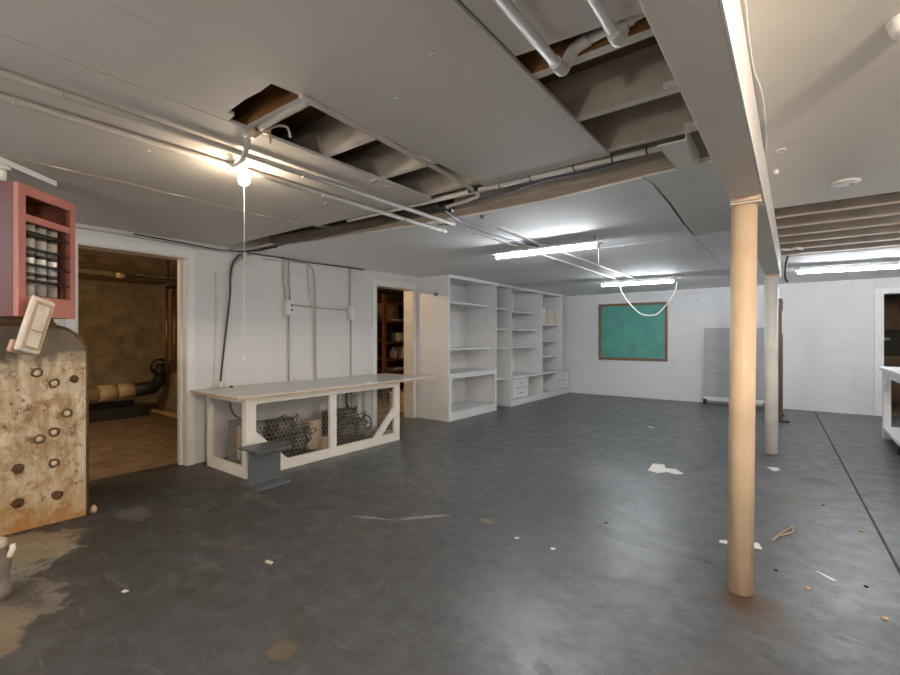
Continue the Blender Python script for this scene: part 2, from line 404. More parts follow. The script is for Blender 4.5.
# ------------------------------------------------------------------ room shell
XL, YF, ZC = -4.92, 10.3, 2.28
X1, Y0 = 4.5, -2.6
ZT = 2.52
mb = MB(); mb.box(XL - .18, X1, Y0, YF + .18, -.12, 0)
fl = struct(mb.build('floor', 'floor'))
# control joint in the slab: a dark shallow strip of filler
jp = [(.285, 10.28), (.375, 7.0), (.46, 3.8), (.49, 2.6), (.52, -1.5)]
mb = MB()
for (xa, ya), (xb, yb) in zip(jp[:-1], jp[1:]):
    mb.prism([(xa - .008, ya), (xa + .008, ya), (xb + .008, yb), (xb - .008, yb)], -.01, .0015)
mb.build('joint_filler', 'grime', fl)

D1a, D1b, D1z = 1.17, 2.08, 2.12
D2a, D2b, D2z = 4.68, 5.52, 2.085
mb = MB()
for a, b_, z0 in ((Y0, D1a, 0), (D1a, D1b, D1z), (D1b, D2a, 0), (D2a, D2b, D2z), (D2b, YF, 0)):
    mb.box(XL - .18, XL, a, b_, z0, ZT)
struct(mb.build('wall_left', 'wall_left'))
D3a, D3b, D3z = 1.16, 2.06, 2.02
mb = MB()
for a, b_, z0 in ((XL - .18, D3a, 0), (D3a, D3b, D3z), (D3b, X1, 0)):
    mb.box(a, b_, YF, YF + .18, z0, ZT)
struct(mb.build('wall_far', 'wall_far'))
struct(B(X1, X1 + .15, Y0, YF + .18, 0, ZT).build('wall_right', 'wall_plain'))
struct(B(XL - .18, X1 + .15, Y0 - .15, Y0, 0, ZT).build('wall_back', 'wall_plain'))

# door casings
def casing(n, a, b_, zt, cw=.065):
    r = sroot('door_%d' % n, (XL, a, 0))
    t = .018
    B(XL - .19, XL + t, a - .012 + .012, a + .02, 0, zt).build('jamb', 'offwhite', r)
    B(XL - .19, XL + t, b_ - .02, b_, 0, zt).build('jamb', 'offwhite', r)
    B(XL - .19, XL + t, a + .02, b_ - .02, zt - .02, zt).build('head_jamb', 'offwhite', r)
    B(XL, XL + t, a - .065, a, 0, zt + .065).build('casing_board', 'white', r)
    B(XL, XL + t, b_, b_ + cw, 0, zt + .065).build('casing_board', 'white', r)
    B(XL, XL + t, a, b_, zt, zt + .065).build('casing_board', 'white', r)
    return r
r = casing(1, D1a, D1b, D1z); B(XL - .10, XL - .065, D1b - .045, D1b - .02, 0, D1z - .02).build('door_stop', 'white', r)
r = casing(2, D2a, D2b, D2z, .05)
r = sroot('door_3', (D3a, YF, 0))
B(D3a - .09, D3a, YF - .018, YF, 0, D3z + .09).build('casing_board', 'white', r)
B(D3b, D3b + .09, YF - .018, YF, 0, D3z + .09).build('casing_board', 'white', r)
B(D3a, D3b, YF - .018, YF, D3z, D3z + .09).build('casing_board', 'white', r)
B(D3a - .002, D3a + .02, YF - .018, YF + .19, 0, D3z).build('jamb', 'white', r)

# ------------------------------------------------------------------ ceiling: boards, joists, subfloor
ceil = sroot('ceiling', (0, 0, ZC))
B(XL - .18, X1 + .15, Y0 - .15, YF + .18, 2.50, 2.56).build('subfloor', 'subfloor', ceil)
BX0, BX1 = -.26, -.125
def panel(poly, mat, dz=0.0, th=.016):
    return MB().prism(poly, ZC + dz, ZC + dz + th).build('ceiling_board', mat, ceil)
g = .004
def rect(x0, x1, y0, y1): return [(x0, y0), (x1, y0), (x1, y1), (x0, y1)]
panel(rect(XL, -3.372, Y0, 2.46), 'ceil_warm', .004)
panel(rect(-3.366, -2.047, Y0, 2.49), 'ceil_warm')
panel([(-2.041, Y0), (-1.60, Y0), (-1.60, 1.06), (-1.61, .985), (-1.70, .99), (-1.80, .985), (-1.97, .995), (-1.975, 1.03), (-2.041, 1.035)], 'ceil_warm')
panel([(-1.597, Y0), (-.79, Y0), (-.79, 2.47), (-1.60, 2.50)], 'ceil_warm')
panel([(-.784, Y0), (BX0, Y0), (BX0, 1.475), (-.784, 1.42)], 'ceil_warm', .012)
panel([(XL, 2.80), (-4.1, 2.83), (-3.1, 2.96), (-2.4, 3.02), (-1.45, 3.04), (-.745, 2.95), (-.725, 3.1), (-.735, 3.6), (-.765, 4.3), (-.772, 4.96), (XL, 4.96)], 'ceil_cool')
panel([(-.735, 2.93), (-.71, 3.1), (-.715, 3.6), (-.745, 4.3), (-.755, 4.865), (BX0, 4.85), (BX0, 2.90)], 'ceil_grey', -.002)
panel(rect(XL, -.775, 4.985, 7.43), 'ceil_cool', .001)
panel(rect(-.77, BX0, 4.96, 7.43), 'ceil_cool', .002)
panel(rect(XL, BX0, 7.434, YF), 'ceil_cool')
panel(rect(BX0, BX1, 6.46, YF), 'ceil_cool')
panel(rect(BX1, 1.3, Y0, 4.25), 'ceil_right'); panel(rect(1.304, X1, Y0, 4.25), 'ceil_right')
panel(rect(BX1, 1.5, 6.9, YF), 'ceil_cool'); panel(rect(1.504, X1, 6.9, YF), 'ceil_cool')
random.seed(3)
rp = [(-3.37 + random.uniform(-.012, .012) - .03 * i / 12, .35 + i * .135, ZC - .001 + random.uniform(-.002, .002)) for i in range(16)]
MB().tube(spline(rp, 3), [.0012 + .0035 * max(0, math.sin(i * .9)) * (1 if (i // 5) % 3 else .2) for i in range(46)], 5).build('seam_ridge', 'cream_plate', ceil)
for (x, y, w_, h_, m_) in ((-2.08, 1.98, .10, .05, 'white'), (-2.10, 2.10, .05, .04, 'cream_plate'), (-2.70, 2.10, .09, .02, 'pink'), (-2.55, 2.24, .07, .025, 'white'), (-2.72, .95, .05, .04, 'cream_plate'), (-2.55, .60, .06, .03, 'cream_plate'), (-1.0, 1.22, .03, .014, 'straw'), (-1.30, 1.35, .02, .012, 'white')):
    pp = [(x + w_ * .5 * math.cos(a) * random.uniform(.6, 1.1), y + h_ * .5 * math.sin(a) * random.uniform(.5, 1.2)) for a in [2 * math.pi * i / 9 for i in range(9)]]
    MB().prism(pp, ZC - .004, ZC + .001).build('torn_patch', m_, ceil)
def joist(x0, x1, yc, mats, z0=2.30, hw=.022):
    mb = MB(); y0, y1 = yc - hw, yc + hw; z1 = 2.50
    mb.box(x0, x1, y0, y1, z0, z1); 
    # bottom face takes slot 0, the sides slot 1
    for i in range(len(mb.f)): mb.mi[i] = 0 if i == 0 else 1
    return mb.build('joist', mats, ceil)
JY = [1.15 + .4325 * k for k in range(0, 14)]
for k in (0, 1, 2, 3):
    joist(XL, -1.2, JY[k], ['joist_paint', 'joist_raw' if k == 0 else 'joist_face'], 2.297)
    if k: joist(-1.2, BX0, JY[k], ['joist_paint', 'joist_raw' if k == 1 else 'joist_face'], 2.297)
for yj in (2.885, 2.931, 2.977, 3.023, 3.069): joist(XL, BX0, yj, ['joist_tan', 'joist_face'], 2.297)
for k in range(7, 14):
    joist(BX1, X1, JY[k] - .0, ['joist_tan', 'joist_shade'], 2.285, .04)
for yj in (2.015, 2.447):
    B(-.42, BX0, yj - .04, yj - .022, 2.30, 2.325).build('joist_cleat', 'joist_paint', ceil)

# ------------------------------------------------------------------ beam and posts
bt = thing('support_beam', 'long boxed ceiling beam painted grey white, resting on two round posts', 'beam', (-.1925, 2.0, 2.0))
B(BX0, BX1, Y0, 6.46, 2.0, 2.31, bev=.004).build('beam_casing', 'beam', bt)
B(BX1, BX1 + .006, Y0, 6.46, 2.0, 2.012).build('edge_strip', 'white', bt)
def post(loc, r, top, mat, label, lean=0.0):
    t = thing('support_column', label, 'column', loc)
    x, y, _ = loc
    MB().tube([(x, y, 0), (x + lean, y, top - .03)], r, 40).build('shaft', mat, t)
    B(-.258, -.127, y - r - .01, y + r + .01, top - .03, top - .022).build('cap_plate', 'beam', t)
    B(-.255, -.13, y - .085, y + .085, top - .022, top).build('cap_shim', 'ply', t)
    return t
post((-.222, 2.765, 0), .058, 2.0, 'column', 'thick cream tan round post standing in the foreground with rusty foot', .018)
post((-.205, 6.27, 0), .064, 2.0, 'column2', 'pale round post farther back, behind the cream one')

# ------------------------------------------------------------------ utility room behind the first doorway
UX, UY = -9.3, 3.40
struct(B(UX - .1, XL - .18, -1.0, UY + .1, -.12, 0).build('floor_utility', 'util_floor'))
wr = sroot('wall_utility_back', (UX, 0, 0))
B(UX - .12, UX - .02, -1.0, UY, 0, 2.3).build('wall_core', 'util_wall', wr)
z = 0
k = 0
while z < 2.28:
    h = .17 + .02 * random.random(); z1 = min(z + h - .004, 2.29)
    d = .012 * random.random()
    B(UX - .02, UX + d, -1.0, UY, z, z1).build('concrete_course', 'util_wall', wr); z += h
wr = sroot('wall_utility_right', (UX, UY, 0))
B(UX, XL - .18, UY + .02, UY + .12, 0, 2.3).build('wall_core', 'util_wall', wr)
z = 0
while z < 2.28:
    h = .17 + .02 * random.random(); z1 = min(z + h - .004, 2.29); d = .012 * random.random()
    B(UX, XL - .18, UY - d, UY + .02, z, z1).build('concrete_course', 'util_wall', wr); z += h
struct(B(UX - .1, XL - .18, -1.1, -1.0, 0, 2.3).build('wall_utility_left', 'util_wall'))
cu = struct(B(UX - .12, XL - .18, -1.0, UY + .12, 2.27, 2.40).build('ceiling_utility', 'util_ceil'))
B(-6.75, -6.60, -1.0, UY, 2.19, 2.27).build('ceiling_rib', 'util_ceil', cu)
B(-8.2, -8.05, -1.0, UY, 2.21, 2.27).build('ceiling_rib', 'util_ceil', cu)

t = thing('drain_pipe', 'fat yellowed drain pipe with black elbow and capped valve in the utility room', 'pipe', (-8.7, 2.3, .25))
MB().tube([(-8.7, .6, .36), (-8.7, 2.42, .42)], .11, 20).build('pipe_run', 'pvc', t)
MB().tube([(-8.7, 2.36, .418), (-8.7, 2.60, .426)], .128, 20).build('coupling', 'pvc', t)
MB().tube([(-8.7, 2.6, .426), (-8.7, 2.84, .434)], .115, 20).build('pipe_sleeve', 'pvc', t)
MB().tube([(-8.7, 2.84, .434), (-8.7, 3.12, .45), (-8.7, 3.22, .55), (-8.7, 3.24, .68)], [.115, .115, .10, .09], 16).build('black_elbow', 'black', t)
MB().lathe([(0, .10), (.06, .11), (.10, .07), (.16, .07), (.18, .03)], (-8.7, 3.24, .68), seg=16).build('valve_body', 'black', t)
MB().lathe([(0, .055), (.07, .06), (.10, .03)], (-8.7, 3.22, .86), seg=14).build('cap', 'pvc', t)
MB().tube(arc((-8.62, 3.2, .80), (0, 1, 0), (0, 0, 1), .13, 0, 2*math.pi, 18), .022, 6).build('hand_wheel', 'black', t)
for yy, rr, lab in ((3.28, .028, 'left copper riser pipe on the utility room side wall'), (3.345, .022, 'thin dark copper riser pipe beside the left one')):
    o = MB().tube([(-8.55 + (.15 if rr < .025 else 0), yy, .7), (-8.55 + (.15 if rr < .025 else 0), yy, 2.12)], rr, 8).build('riser_pipe', 'copper', None, (-8.55, yy, .7)); tag(o, lab, 'pipe')
o = MB().tube([(-8.6, 3.30, 2.16), (-7.2, 3.30, 2.16)], .03, 8).build('pipe_stub', 'black', None, (-8.6, 3.3, 2.16)); tag(o, 'black pipe under the utility room ceiling above the copper risers', 'pipe')
t = thing('drain_trough', 'long low black steel trough on the floor under the fat drain pipe', 'trough', (-8.75, 1.9, 0))
B(-9.2, -8.55, .6, 3.0, 0, .04).build('trough_base', 'black', t)
B(-8.60, -8.55, .6, 3.0, .04, .17).build('trough_lip', 'black', t)
B(-9.2, -9.15, .6, 3.0, .04, .22).build('trough_back', 'black', t)
o = B(-9.0, -7.85, 3.20, 3.27, 0, .045, bev=.004).build('plank', 'pvc', None, (-8.4, 3.23, 0)); tag(o, 'short yellow wood plank lying at the foot of the utility room wall', 'plank')
o = MB().box(-.03, .03, -.12, .12, 0, 1.0, T=Matrix.Translation((-7.35, 3.18, .0)) @ Matrix.Rotation(math.radians(-8), 4, 'X')).build('leaning_board', 'copper', None, (-7.35, 3.2, 0)); tag(o, 'red brown board leaning on utility room wall beside the door jamb', 'board')
t = thing('bulb_rail', 'dark overhead rail with an unlit bulb at its end in the utility room', 'lamp', (-6.6, 2.0, 2.1))
p0 = Vector((-6.35, 1.96, 2.035))
MB().tube([(-6.35, 2.06, 2.035), (-6.35, 3.2, 2.035)], .014, 8).build('rail', 'black', t)
MB().tube([(-6.35, 1.99, 2.035), (-6.35, 2.09, 2.035)], .030, 12).build('socket', 'machine', t)
MB().lathe([(-.065, .008), (-.055, .026), (-.03, .036), (0, .032), (.03, .018)], p0, axis=(0, 1, 0), seg=14).build('bulb', 'bulb_off', t)
MB().tube([(-6.35, 2.45, 2.035), (-6.35, 2.45, 2.27)], .012, 8).build('hanger', 'black', t)
t = thing('utility_fill_bulb', 'bare bulb added to light the utility room, out of sight left of its door', 'lamp', (-6.6, .1, 2.2))  # unseen bulb added so this room is lit
MB().lathe([(0, .03), (.07, .03)], (-6.6, .1, 2.2), seg=12).build('socket', 'black', t)
MB().lathe([(-.09, .01), (-.07, .03), (-.04, .04), (-.01, .03), (0, .02)], (-6.6, .1, 2.2), seg=14).build('bulb', 'bulb_util', t)

# ------------------------------------------------------------------ storage room behind the second doorway
struct(B(-7.6, XL - .18, 3.62, 8.6, -.12, 0).build('floor_storage', 'util_floor'))
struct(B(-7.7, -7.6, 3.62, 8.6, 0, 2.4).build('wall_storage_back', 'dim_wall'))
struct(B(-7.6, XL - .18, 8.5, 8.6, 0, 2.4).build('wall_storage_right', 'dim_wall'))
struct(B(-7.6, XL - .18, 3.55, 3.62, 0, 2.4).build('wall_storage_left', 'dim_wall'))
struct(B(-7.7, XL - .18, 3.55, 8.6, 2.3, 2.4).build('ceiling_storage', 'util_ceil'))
t = thing('storage_shelf', 'red brown wooden shelf unit full of odds and ends in the storage room', 'shelf', (-6.9, 6.65, 0))
for yy in (5.55, 6.62, 7.62):
    B(-6.76, -6.70, yy, yy + .07, 0, 2.2).build('upright', 'shelf_red', t)
    B(-7.15, -7.09, yy, yy + .07, 0, 2.2).build('upright', 'shelf_red', t)
for zz in (.22, .60, .85, 1.22, 1.66, 2.05):
    B(-7.15, -6.72, 5.6, 6.64, zz - .02 + .03, zz + .03).build('shelf_board', 'shelf_red', t)
    B(-7.15, -6.72, 6.67, 7.65, zz - .02, zz).build('shelf_board', 'shelf_red', t)
    B(-6.72, -6.695, 6.69, 7.62, zz - .045, zz).build('shelf_edge', 'shelf_red', t)
B(-7.17, -7.15, 5.6, 7.65, 0, 2.2).build('back_board', 'dark_door', t)
def bxitem(name, x0, x1, y0, y1, z0, z1, mat, label, cat):
    o = B(x0, x1, y0, y1, z0, z1, bev=.006).build(name, mat, None, ((x0+x1)/2, (y0+y1)/2, z0)); return tag(o, label, cat)
o = MB().box(-.015, .015, -.30, .30, 0, .36, T=Matrix.Translation((-6.98, 7.05, 1.665)) @ Matrix.Rotation(-.12, 4, 'Y')).build('cardboard_sheet', 'card', None, (-6.86, 7.05, 1.66)); tag(o, 'brown cardboard sheet leaning on the upper shelf of the storage room', 'cardboard')
bxitem('carton', -7.0, -6.76, 7.12, 7.42, 1.221, 1.40, 'card_light', 'small pale carton on middle storage shelf beside a black tin', 'box')
t = thing('tin', 'black lidded tin on the middle storage shelf', 'tin', (-6.88, 6.88, 1.221))
MB().lathe([(0, .11), (.17, .11)], (-6.88, 6.88, 1.221), seg=16).build('can', 'black', t); MB().lathe([(0, .115), (.02, .115)], (-6.88, 6.88, 1.391), seg=16).build('lid', 'machine_grey', t)
bxitem('book_stack', -7.0, -6.78, 7.28, 7.40, .851, 1.10, 'card_light', 'cream ledger standing upright on lower storage shelf', 'book')
t = thing('jug', 'white plastic jug on the lower storage shelf', 'jug', (-6.88, 7.08, .851))
MB().lathe([(0, .08), (.13, .085), (.19, .05), (.23, .03), (.24, .03)], (-6.88, 7.08, .851), seg=16).build('body', 'paper', t); MB().lathe([(0, .034), (.025, .034)], (-6.88, 7.08, 1.091), seg=12).build('cap', 'machine_grey', t)
bxitem('paper_bundle', -7.0, -6.76, 7.0, 7.35, .601, .66, 'paper', 'bundle of paper lying on the low storage shelf', 'paper')
bxitem('tray', -6.92, -6.74, 6.95, 7.35, 1.661, 1.69, 'paper', 'flat white tray at the front of the upper storage shelf', 'tray')
for i, (zz, mt, lb) in enumerate(((1.695, 'card', 'brown box deep in the dark left bay of the storage shelf, top row'), (1.251, 'machine_grey', 'grey box in the dark left bay of the storage shelf, middle row'), (.881, 'card', 'dusty brown box in dark left bay of the storage shelf, low row'))):
    bxitem('carton', -7.05, -6.80, 6.10 + .05*i, 6.50, zz, zz + .15, mt, lb, 'box')
t = thing('crate', 'yellow wooden crate on the floor just inside the storage room doorway', 'crate', (-5.62, 6.05, 0))
for i in range(3): B(-5.45, -5.435, 5.85, 6.25, .02 + i * .11, .11 + i * .11).build('slat', 'pvc', t)
for i in range(3): B(-5.78, -5.45, 5.85, 5.865, .02 + i * .11, .11 + i * .11).build('slat', 'pvc', t)
B(-5.78, -5.435, 5.85, 6.25, 0, .015).build('bottom', 'pvc', t)
B(-5.78, -5.765, 5.865, 6.25, .02, .33).build('side', 'pvc', t); B(-5.765, -5.45, 6.235, 6.25, .02, .33).build('side', 'pvc', t)
t = thing('storage_fill_bulb', 'bare bulb added to light the storage room, hidden behind the wall', 'lamp', (-5.9, 5.0, 2.24))  # unseen bulb put in to brighten the storage room
MB().lathe([(0, .03), (.06, .03)], (-5.9, 4.4, 2.24), seg=12).build('socket', 'black', t)
MB().lathe([(-.09, .01), (-.07, .03), (-.04, .04), (-.01, .03), (0, .02)], (-5.9, 4.4, 2.24), seg=14).build('bulb', 'bulb_store', t)

# ------------------------------------------------------------------ kitchen-like room behind the third doorway
struct(B(.6, 3.6, YF + .18, 13.4, -.12, 0).build('floor_kitchen', 'util_floor'))
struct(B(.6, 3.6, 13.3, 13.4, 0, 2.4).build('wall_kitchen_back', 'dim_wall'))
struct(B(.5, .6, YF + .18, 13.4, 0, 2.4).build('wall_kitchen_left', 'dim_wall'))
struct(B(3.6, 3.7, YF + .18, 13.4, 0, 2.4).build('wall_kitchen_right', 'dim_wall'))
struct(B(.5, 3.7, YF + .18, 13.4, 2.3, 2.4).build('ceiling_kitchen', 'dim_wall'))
t = thing('wall_cabinet', 'brown wooden wall cabinet in the dark room past the right doorway', 'cabinet', (1.9, 13.1, 1.5))
B(1.2, 2.6, 12.95, 13.299, 1.45, 2.1).build('body', 'cab_brown', t)
for i in range(3):
    d = B(1.22 + i*.46, 1.66 + i*.46, 12.93, 12.95, 1.47, 2.08).build('door', 'cab_brown', t); MB().lathe([(0, .012), (.02, .016)], (1.62 + i*.46, 12.93, 1.55), axis=(0, -1, 0), seg=8).build('knob', 'machine_grey', d)
t = thing('base_cabinet', 'brown base cabinet with dark counter in the dark room past the right doorway', 'cabinet', (1.9, 13.0, 0))
B(1.2, 2.6, 12.75, 13.299, 0, .88).build('body', 'cab_brown', t); B(1.15, 2.65, 12.70, 13.299, .88, .92).build('countertop', 'card', t)
for i in range(3): B(1.22 + i*.46, 1.66 + i*.46, 12.73, 12.75, .1, .86).build('door', 'cab_brown', t)
o = B(1.52, 1.62, 13.285, 13.30, 1.24, 1.30).build('outlet_plate', 'paper', None, (1.57, 13.29, 1.24)); tag(o, 'small white outlet plate on the dark wall past the right doorway', 'outlet')

# ------------------------------------------------------------------ ceiling services
def clip(t, x, y, r=.016): B(x - .028, x + .028, y - .009, y + .009, ZC - .004, ZC).build('strap', 'conduit', t)
def conduit_run(name, x, y0, y1, r, label, mat='conduit', clips=(), lift=.010):
    t = thing(name, label, 'conduit', (x, y0, ZC - r))
    MB().tube([(x, y0, ZC - r - lift), (x, y1, ZC - r - lift)], r, 10).build('tube', mat, t)
    for y in clips:
        MB().tube(arc((x, y, ZC - r - lift), (1, 0, 0), (0, 0, -1), r + .002, 0, math.pi, 8), .003, 4).build('strap', mat, t)
    return t
conduit_run('ceiling_conduit', -2.505, Y0, 3.25, .016, 'left of two painted conduits running along the ceiling past bare bulb', clips=(.4, 1.9, 2.7, 3.2))
conduit_run('ceiling_conduit', -2.285, Y0, 3.08, .016, 'right of two painted conduits, nearer the long ceiling hole', clips=(.5, 1.6, 2.4))
conduit_run('ceiling_conduit', -2.33, 3.45, 8.2, .009, 'thin left conduit joining the two far fluorescent lights', 'white', clips=(3.6, 5.2, 6.6))
conduit_run('ceiling_conduit', -2.08, 3.45, 8.2, .009, 'thin right conduit joining the two far fluorescent lights', 'white', clips=(3.8, 5.4, 6.8))
t = thing('conduit_branch', 'short bent conduit from the ceiling pipes up into the long hole', 'conduit', (-2.505, 1.30, ZC))
MB().tube(spline([(-2.505, 1.30, ZC - .026), (-2.40, 1.27, ZC - .048), (-2.285, 1.235, ZC - .058), (-2.18, 1.20, ZC - .035), (-2.10, 1.165, ZC - .02), (-2.06, 1.16, ZC - .012)]), .014, 8).build('tube', 'conduit', t)
MB().lathe([(-.03, .022), (.03, .022)], (-2.505, 1.30, ZC - .026), axis=(0, 1, 0), seg=10).build('tee', 'conduit', t)
MB().lathe([(-.025, .02), (.025, .02)], (-2.05, 1.162, ZC - .010), axis=(1, 0, .1), seg=10).build('coupling', 'machine_tan', t)
t = thing('hole_conduit', 'painted conduit with fittings along right rim of the long ceiling hole, bent at its end', 'conduit', (-1.63, 1.1, ZC))
MB().tube(spline([(-1.99, 1.16, ZC - .003), (-1.8, 1.155, ZC - .003), (-1.60, 1.15, ZC - .006)], 4), .013, 8).build('cross_tube', 'conduit', t)
MB().tube(spline([(-1.575, 1.09, ZC - .016), (-1.60, 1.6, ZC - .016), (-1.635, 2.1, ZC - .016), (-1.66, 2.42, ZC - .022), (-1.69, 2.54, ZC - .028), (-1.77, 2.585, ZC - .028), (-1.95, 2.62, ZC - .028), (-2.04, 2.635, ZC - .028)], 6), .013, 8).build('tube', 'conduit', t)
MB().lathe([(-.03, .022), (.03, .022)], (-2.05, 2.637, ZC - .028), axis=(1, -.15, 0), seg=10).build('collar', 'black', t)
B(-1.70, -1.63, 2.44, 2.455, ZC - .034, ZC - .001).build('strap', 'black', t)
MB().lathe([(-.025, .018), (.02, .02), (.03, .012)], (-1.985, 1.19, ZC + .005), seg=10).build('fitting_body', 'machine_tan', t)
MB().lathe([(-.065, .003), (-.04, .008), (-.02, .010)], (-1.985, 1.21, ZC + .005), seg=8).build('spike', 'machine_tan', t)
MB().tube(spline([(-2.0, 1.20, ZC + .01), (-1.965, 1.235, ZC + .03), (-1.955, 1.28, ZC + .035), (-1.975, 1.31, ZC + .005)]), .006, 6).build('wire', 'cable_white', t)
B(-2.05, -1.96, 1.155, 1.17, ZC - .002, ZC + .012).build('bracket', 'rust', t)

def fill_lamp(x, y, z, label):  # unseen stand lamps added to fill light onto ceiling and walls
    t = thing('fill_lamp', label, 'lamp', (x, y, 0))
    MB().lathe([(0, .16), (.02, .16), (.03, .03), (.05, .016)], (x, y, 0), seg=20).build('base', 'black', t)
    MB().tube([(x, y, .04), (x, y, z - .10)], .014, 10).build('pole', 'machine_grey', t)
    MB().lathe([(-.12, .03), (-.09, .045), (-.08, .03)], (x, y, z), seg=14).build('socket', 'black', t)
    MB().lathe([(-.085, .03), (-.07, .065), (-.035, .09), (0, .10), (.035, .09), (.07, .065), (.09, .03), (.097, .002)], (x, y, z), seg=20).build('globe', 'work', t)
fill_lamp(1.6, -1.2, 1.2, 'added globe fill lamp on a stand behind the camera, right hand one')
fill_lamp(-1.4, -1.9, 1.2, 'added globe fill lamp on a stand behind the camera, left hand one')
fill_lamp(2.6, 4.3, 1.35, 'added globe fill lamp on a stand in the right part of the room, outside the photo')

# big services chase across the room
t = thing('sewer_pipe', 'dark brown pipe slung in the ceiling gap from the left wall', 'pipe', (-3.2, 2.7, ZC - .02))
MB().tube(spline([(-4.12, 2.55, ZC + .0), (-3.6, 2.62, ZC + .004), (-3.0, 2.70, ZC + .022), (-2.6, 2.76, ZC + .05), (-2.14, 2.82, ZC + .06)], 5), .055, 14).build('tube', 'pipe_dark', t)
MB().lathe([(-.04, .064), (.04, .064)], (-2.16, 2.817, ZC + .06), axis=(1, .12, .01), seg=14).build('collar', 'black', t)
for xx in (-3.35,): B(xx - .05, xx + .05, 2.50, 2.62, ZC + .005, ZC + .012).build('strap', 'machine_grey', t)
t = thing('chase_conduit', 'white conduit with black straps along the ceiling gap near the beam', 'conduit', (-1.0, 2.55, ZC))
MB().tube([(-3.0, 2.54, ZC + .008), (-1.65, 2.545, ZC + .008), (-.432, 2.555, ZC + .008)], .017, 10).build('tube', 'pipe_white', t)
for xx in (-.62, -.80, -1.02, -1.30, -1.52):
    MB().tube(arc((xx, 2.55, ZC + .008), (0, 1, 0), (0, 0, 1), .021, 0, 2*math.pi, 10), .004, 4).build('strap', 'black', t)
cable('chase_cable', [(-.75, 2.60, ZC + .0), (-1.0, 2.63, ZC - .004), (-1.25, 2.61, ZC - .002), (-1.5, 2.66, ZC - .004), (-1.75, 2.69, ZC - .004), (-2.0, 2.70, ZC - .004)], .006, 'cable_blue', 'blue grey cable tied under the white conduit in the ceiling gap')
t = thing('duct_bracket', 'white tapered metal bracket bridging the ceiling gap beside the beam', 'bracket', (-.5, 2.65, ZC))
MB().prism([(-.55, 2.46), (-.425, 2.46), (-.435, 2.87), (-.53, 2.865)], ZC - .018, ZC - .011).build('plate', 'ceil_grey', t)
B(-.425, -.42, 2.47, 2.86, ZC - .018, ZC + .05).build('flange', 'ceil_grey', t)
cable('feed_cable', [(-2.10, 2.70, ZC - .02), (-2.15, 2.88, ZC - .028), (-2.2, 3.05, ZC - .02), (-2.24, 3.3, ZC - .016), (-2.24, 3.7, ZC - .018), (-2.2, 4.1, ZC - .02), (-2.14, 4.36, ZC - .025)], .008, 'cable_blue', 'blue grey cable dropping out of the gap toward the first fluorescent light')
for (x, y, a, L, lb) in ((-2.43, 3.12, .4, .10, 'dark torn hole in the far ceiling left of the blue cable'), (-2.02, 3.10, -.9, .09, 'dark torn hole in the far ceiling right of the blue cable')):
    o = MB().box(-L/2, L/2, -.014, .014, -.002, .001, T=Matrix.Translation((x, y, ZC)) @ Matrix.Rotation(a, 4, 'Z')).build('torn_flap', 'rust', None, (x, y, ZC - .001)); tag(o, lb, 'damage')
for i, (x, y) in enumerate(((-2.33, 3.22), (-2.33, 3.30), (-2.08, 3.3), (-2.08, 3.38))):
    pass

# white plumbing pipes by the beam
t = thing('plumbing_pipe', 'white plumbing pipes turning at an elbow into the hole beside the beam', 'pipe', (-.65, 1.0, ZC - .04))
zc = ZC - .035
MB().tube([(-.645, Y0, zc), (-.655, 1.50, zc)], .0175, 12).build('pipe_run', 'pipe_white', t)
MB().tube(spline([(-.655, 1.46, zc), (-.656, 1.525, zc + .004), (-.648, 1.545, zc + .035), (-.615, 1.54, zc + .07), (-.56, 1.53, zc + .078)], 5), .0225, 12).build('elbow', 'pipe_white', t)
MB().tube([(-.57, 1.531, zc + .077), (BX0 - .002, 1.497, zc + .088)], .0185, 12).build('cross_run', 'pipe_white', t)
MB().tube([(-.435, Y0, zc - .005), (-.445, 1.46, zc - .005)], .017, 12).build('pipe_run', 'pipe_white', t)
MB().tube(spline([(-.445, 1.42, zc - .004), (-.446, 1.475, zc), (-.444, 1.50, zc + .03), (-.44, 1.512, zc + .075)], 5), .0215, 12).build('elbow', 'pipe_white', t)
MB().lathe([(-.03, .025), (.03, .025)], (-.44, 1.513, zc + .081), axis=(1, -.1, 0), seg=12).build('tee', 'pipe_white', t)

# bare bulb
t = thing('pendant_bulb', 'lit bare bulb under a white ceiling plate with a long pull cord', 'lamp', (-2.545, 1.42, ZC))
bx, by = -2.455, 1.335
MB().lathe([(0, .055), (-.004, .056), (-.008, .045), (-.009, .02)], (bx, by, ZC), seg=20).build('ceiling_plate', 'white', t)
MB().lathe([(-.008, .020), (-.05, .019), (-.055, .016)], (bx, by, ZC), seg=14).build('socket', 'white', t)
MB().lathe([(-.055, .012), (-.068, .020), (-.085, .028), (-.105, .030), (-.122, .022), (-.13, .006)], (bx, by, ZC), seg=16).build('bulb', 'bulb', t)
MB().tube([(bx + .002, by, ZC - .129), (bx + .002, by, 1.20)], .0010, 5).build('pull_cord', 'cable_white', t)
MB().lathe([(0, .004), (-.03, .006), (-.035, .002)], (bx + .002, by, 1.20), seg=8).build('pull_knob', 'white', t)

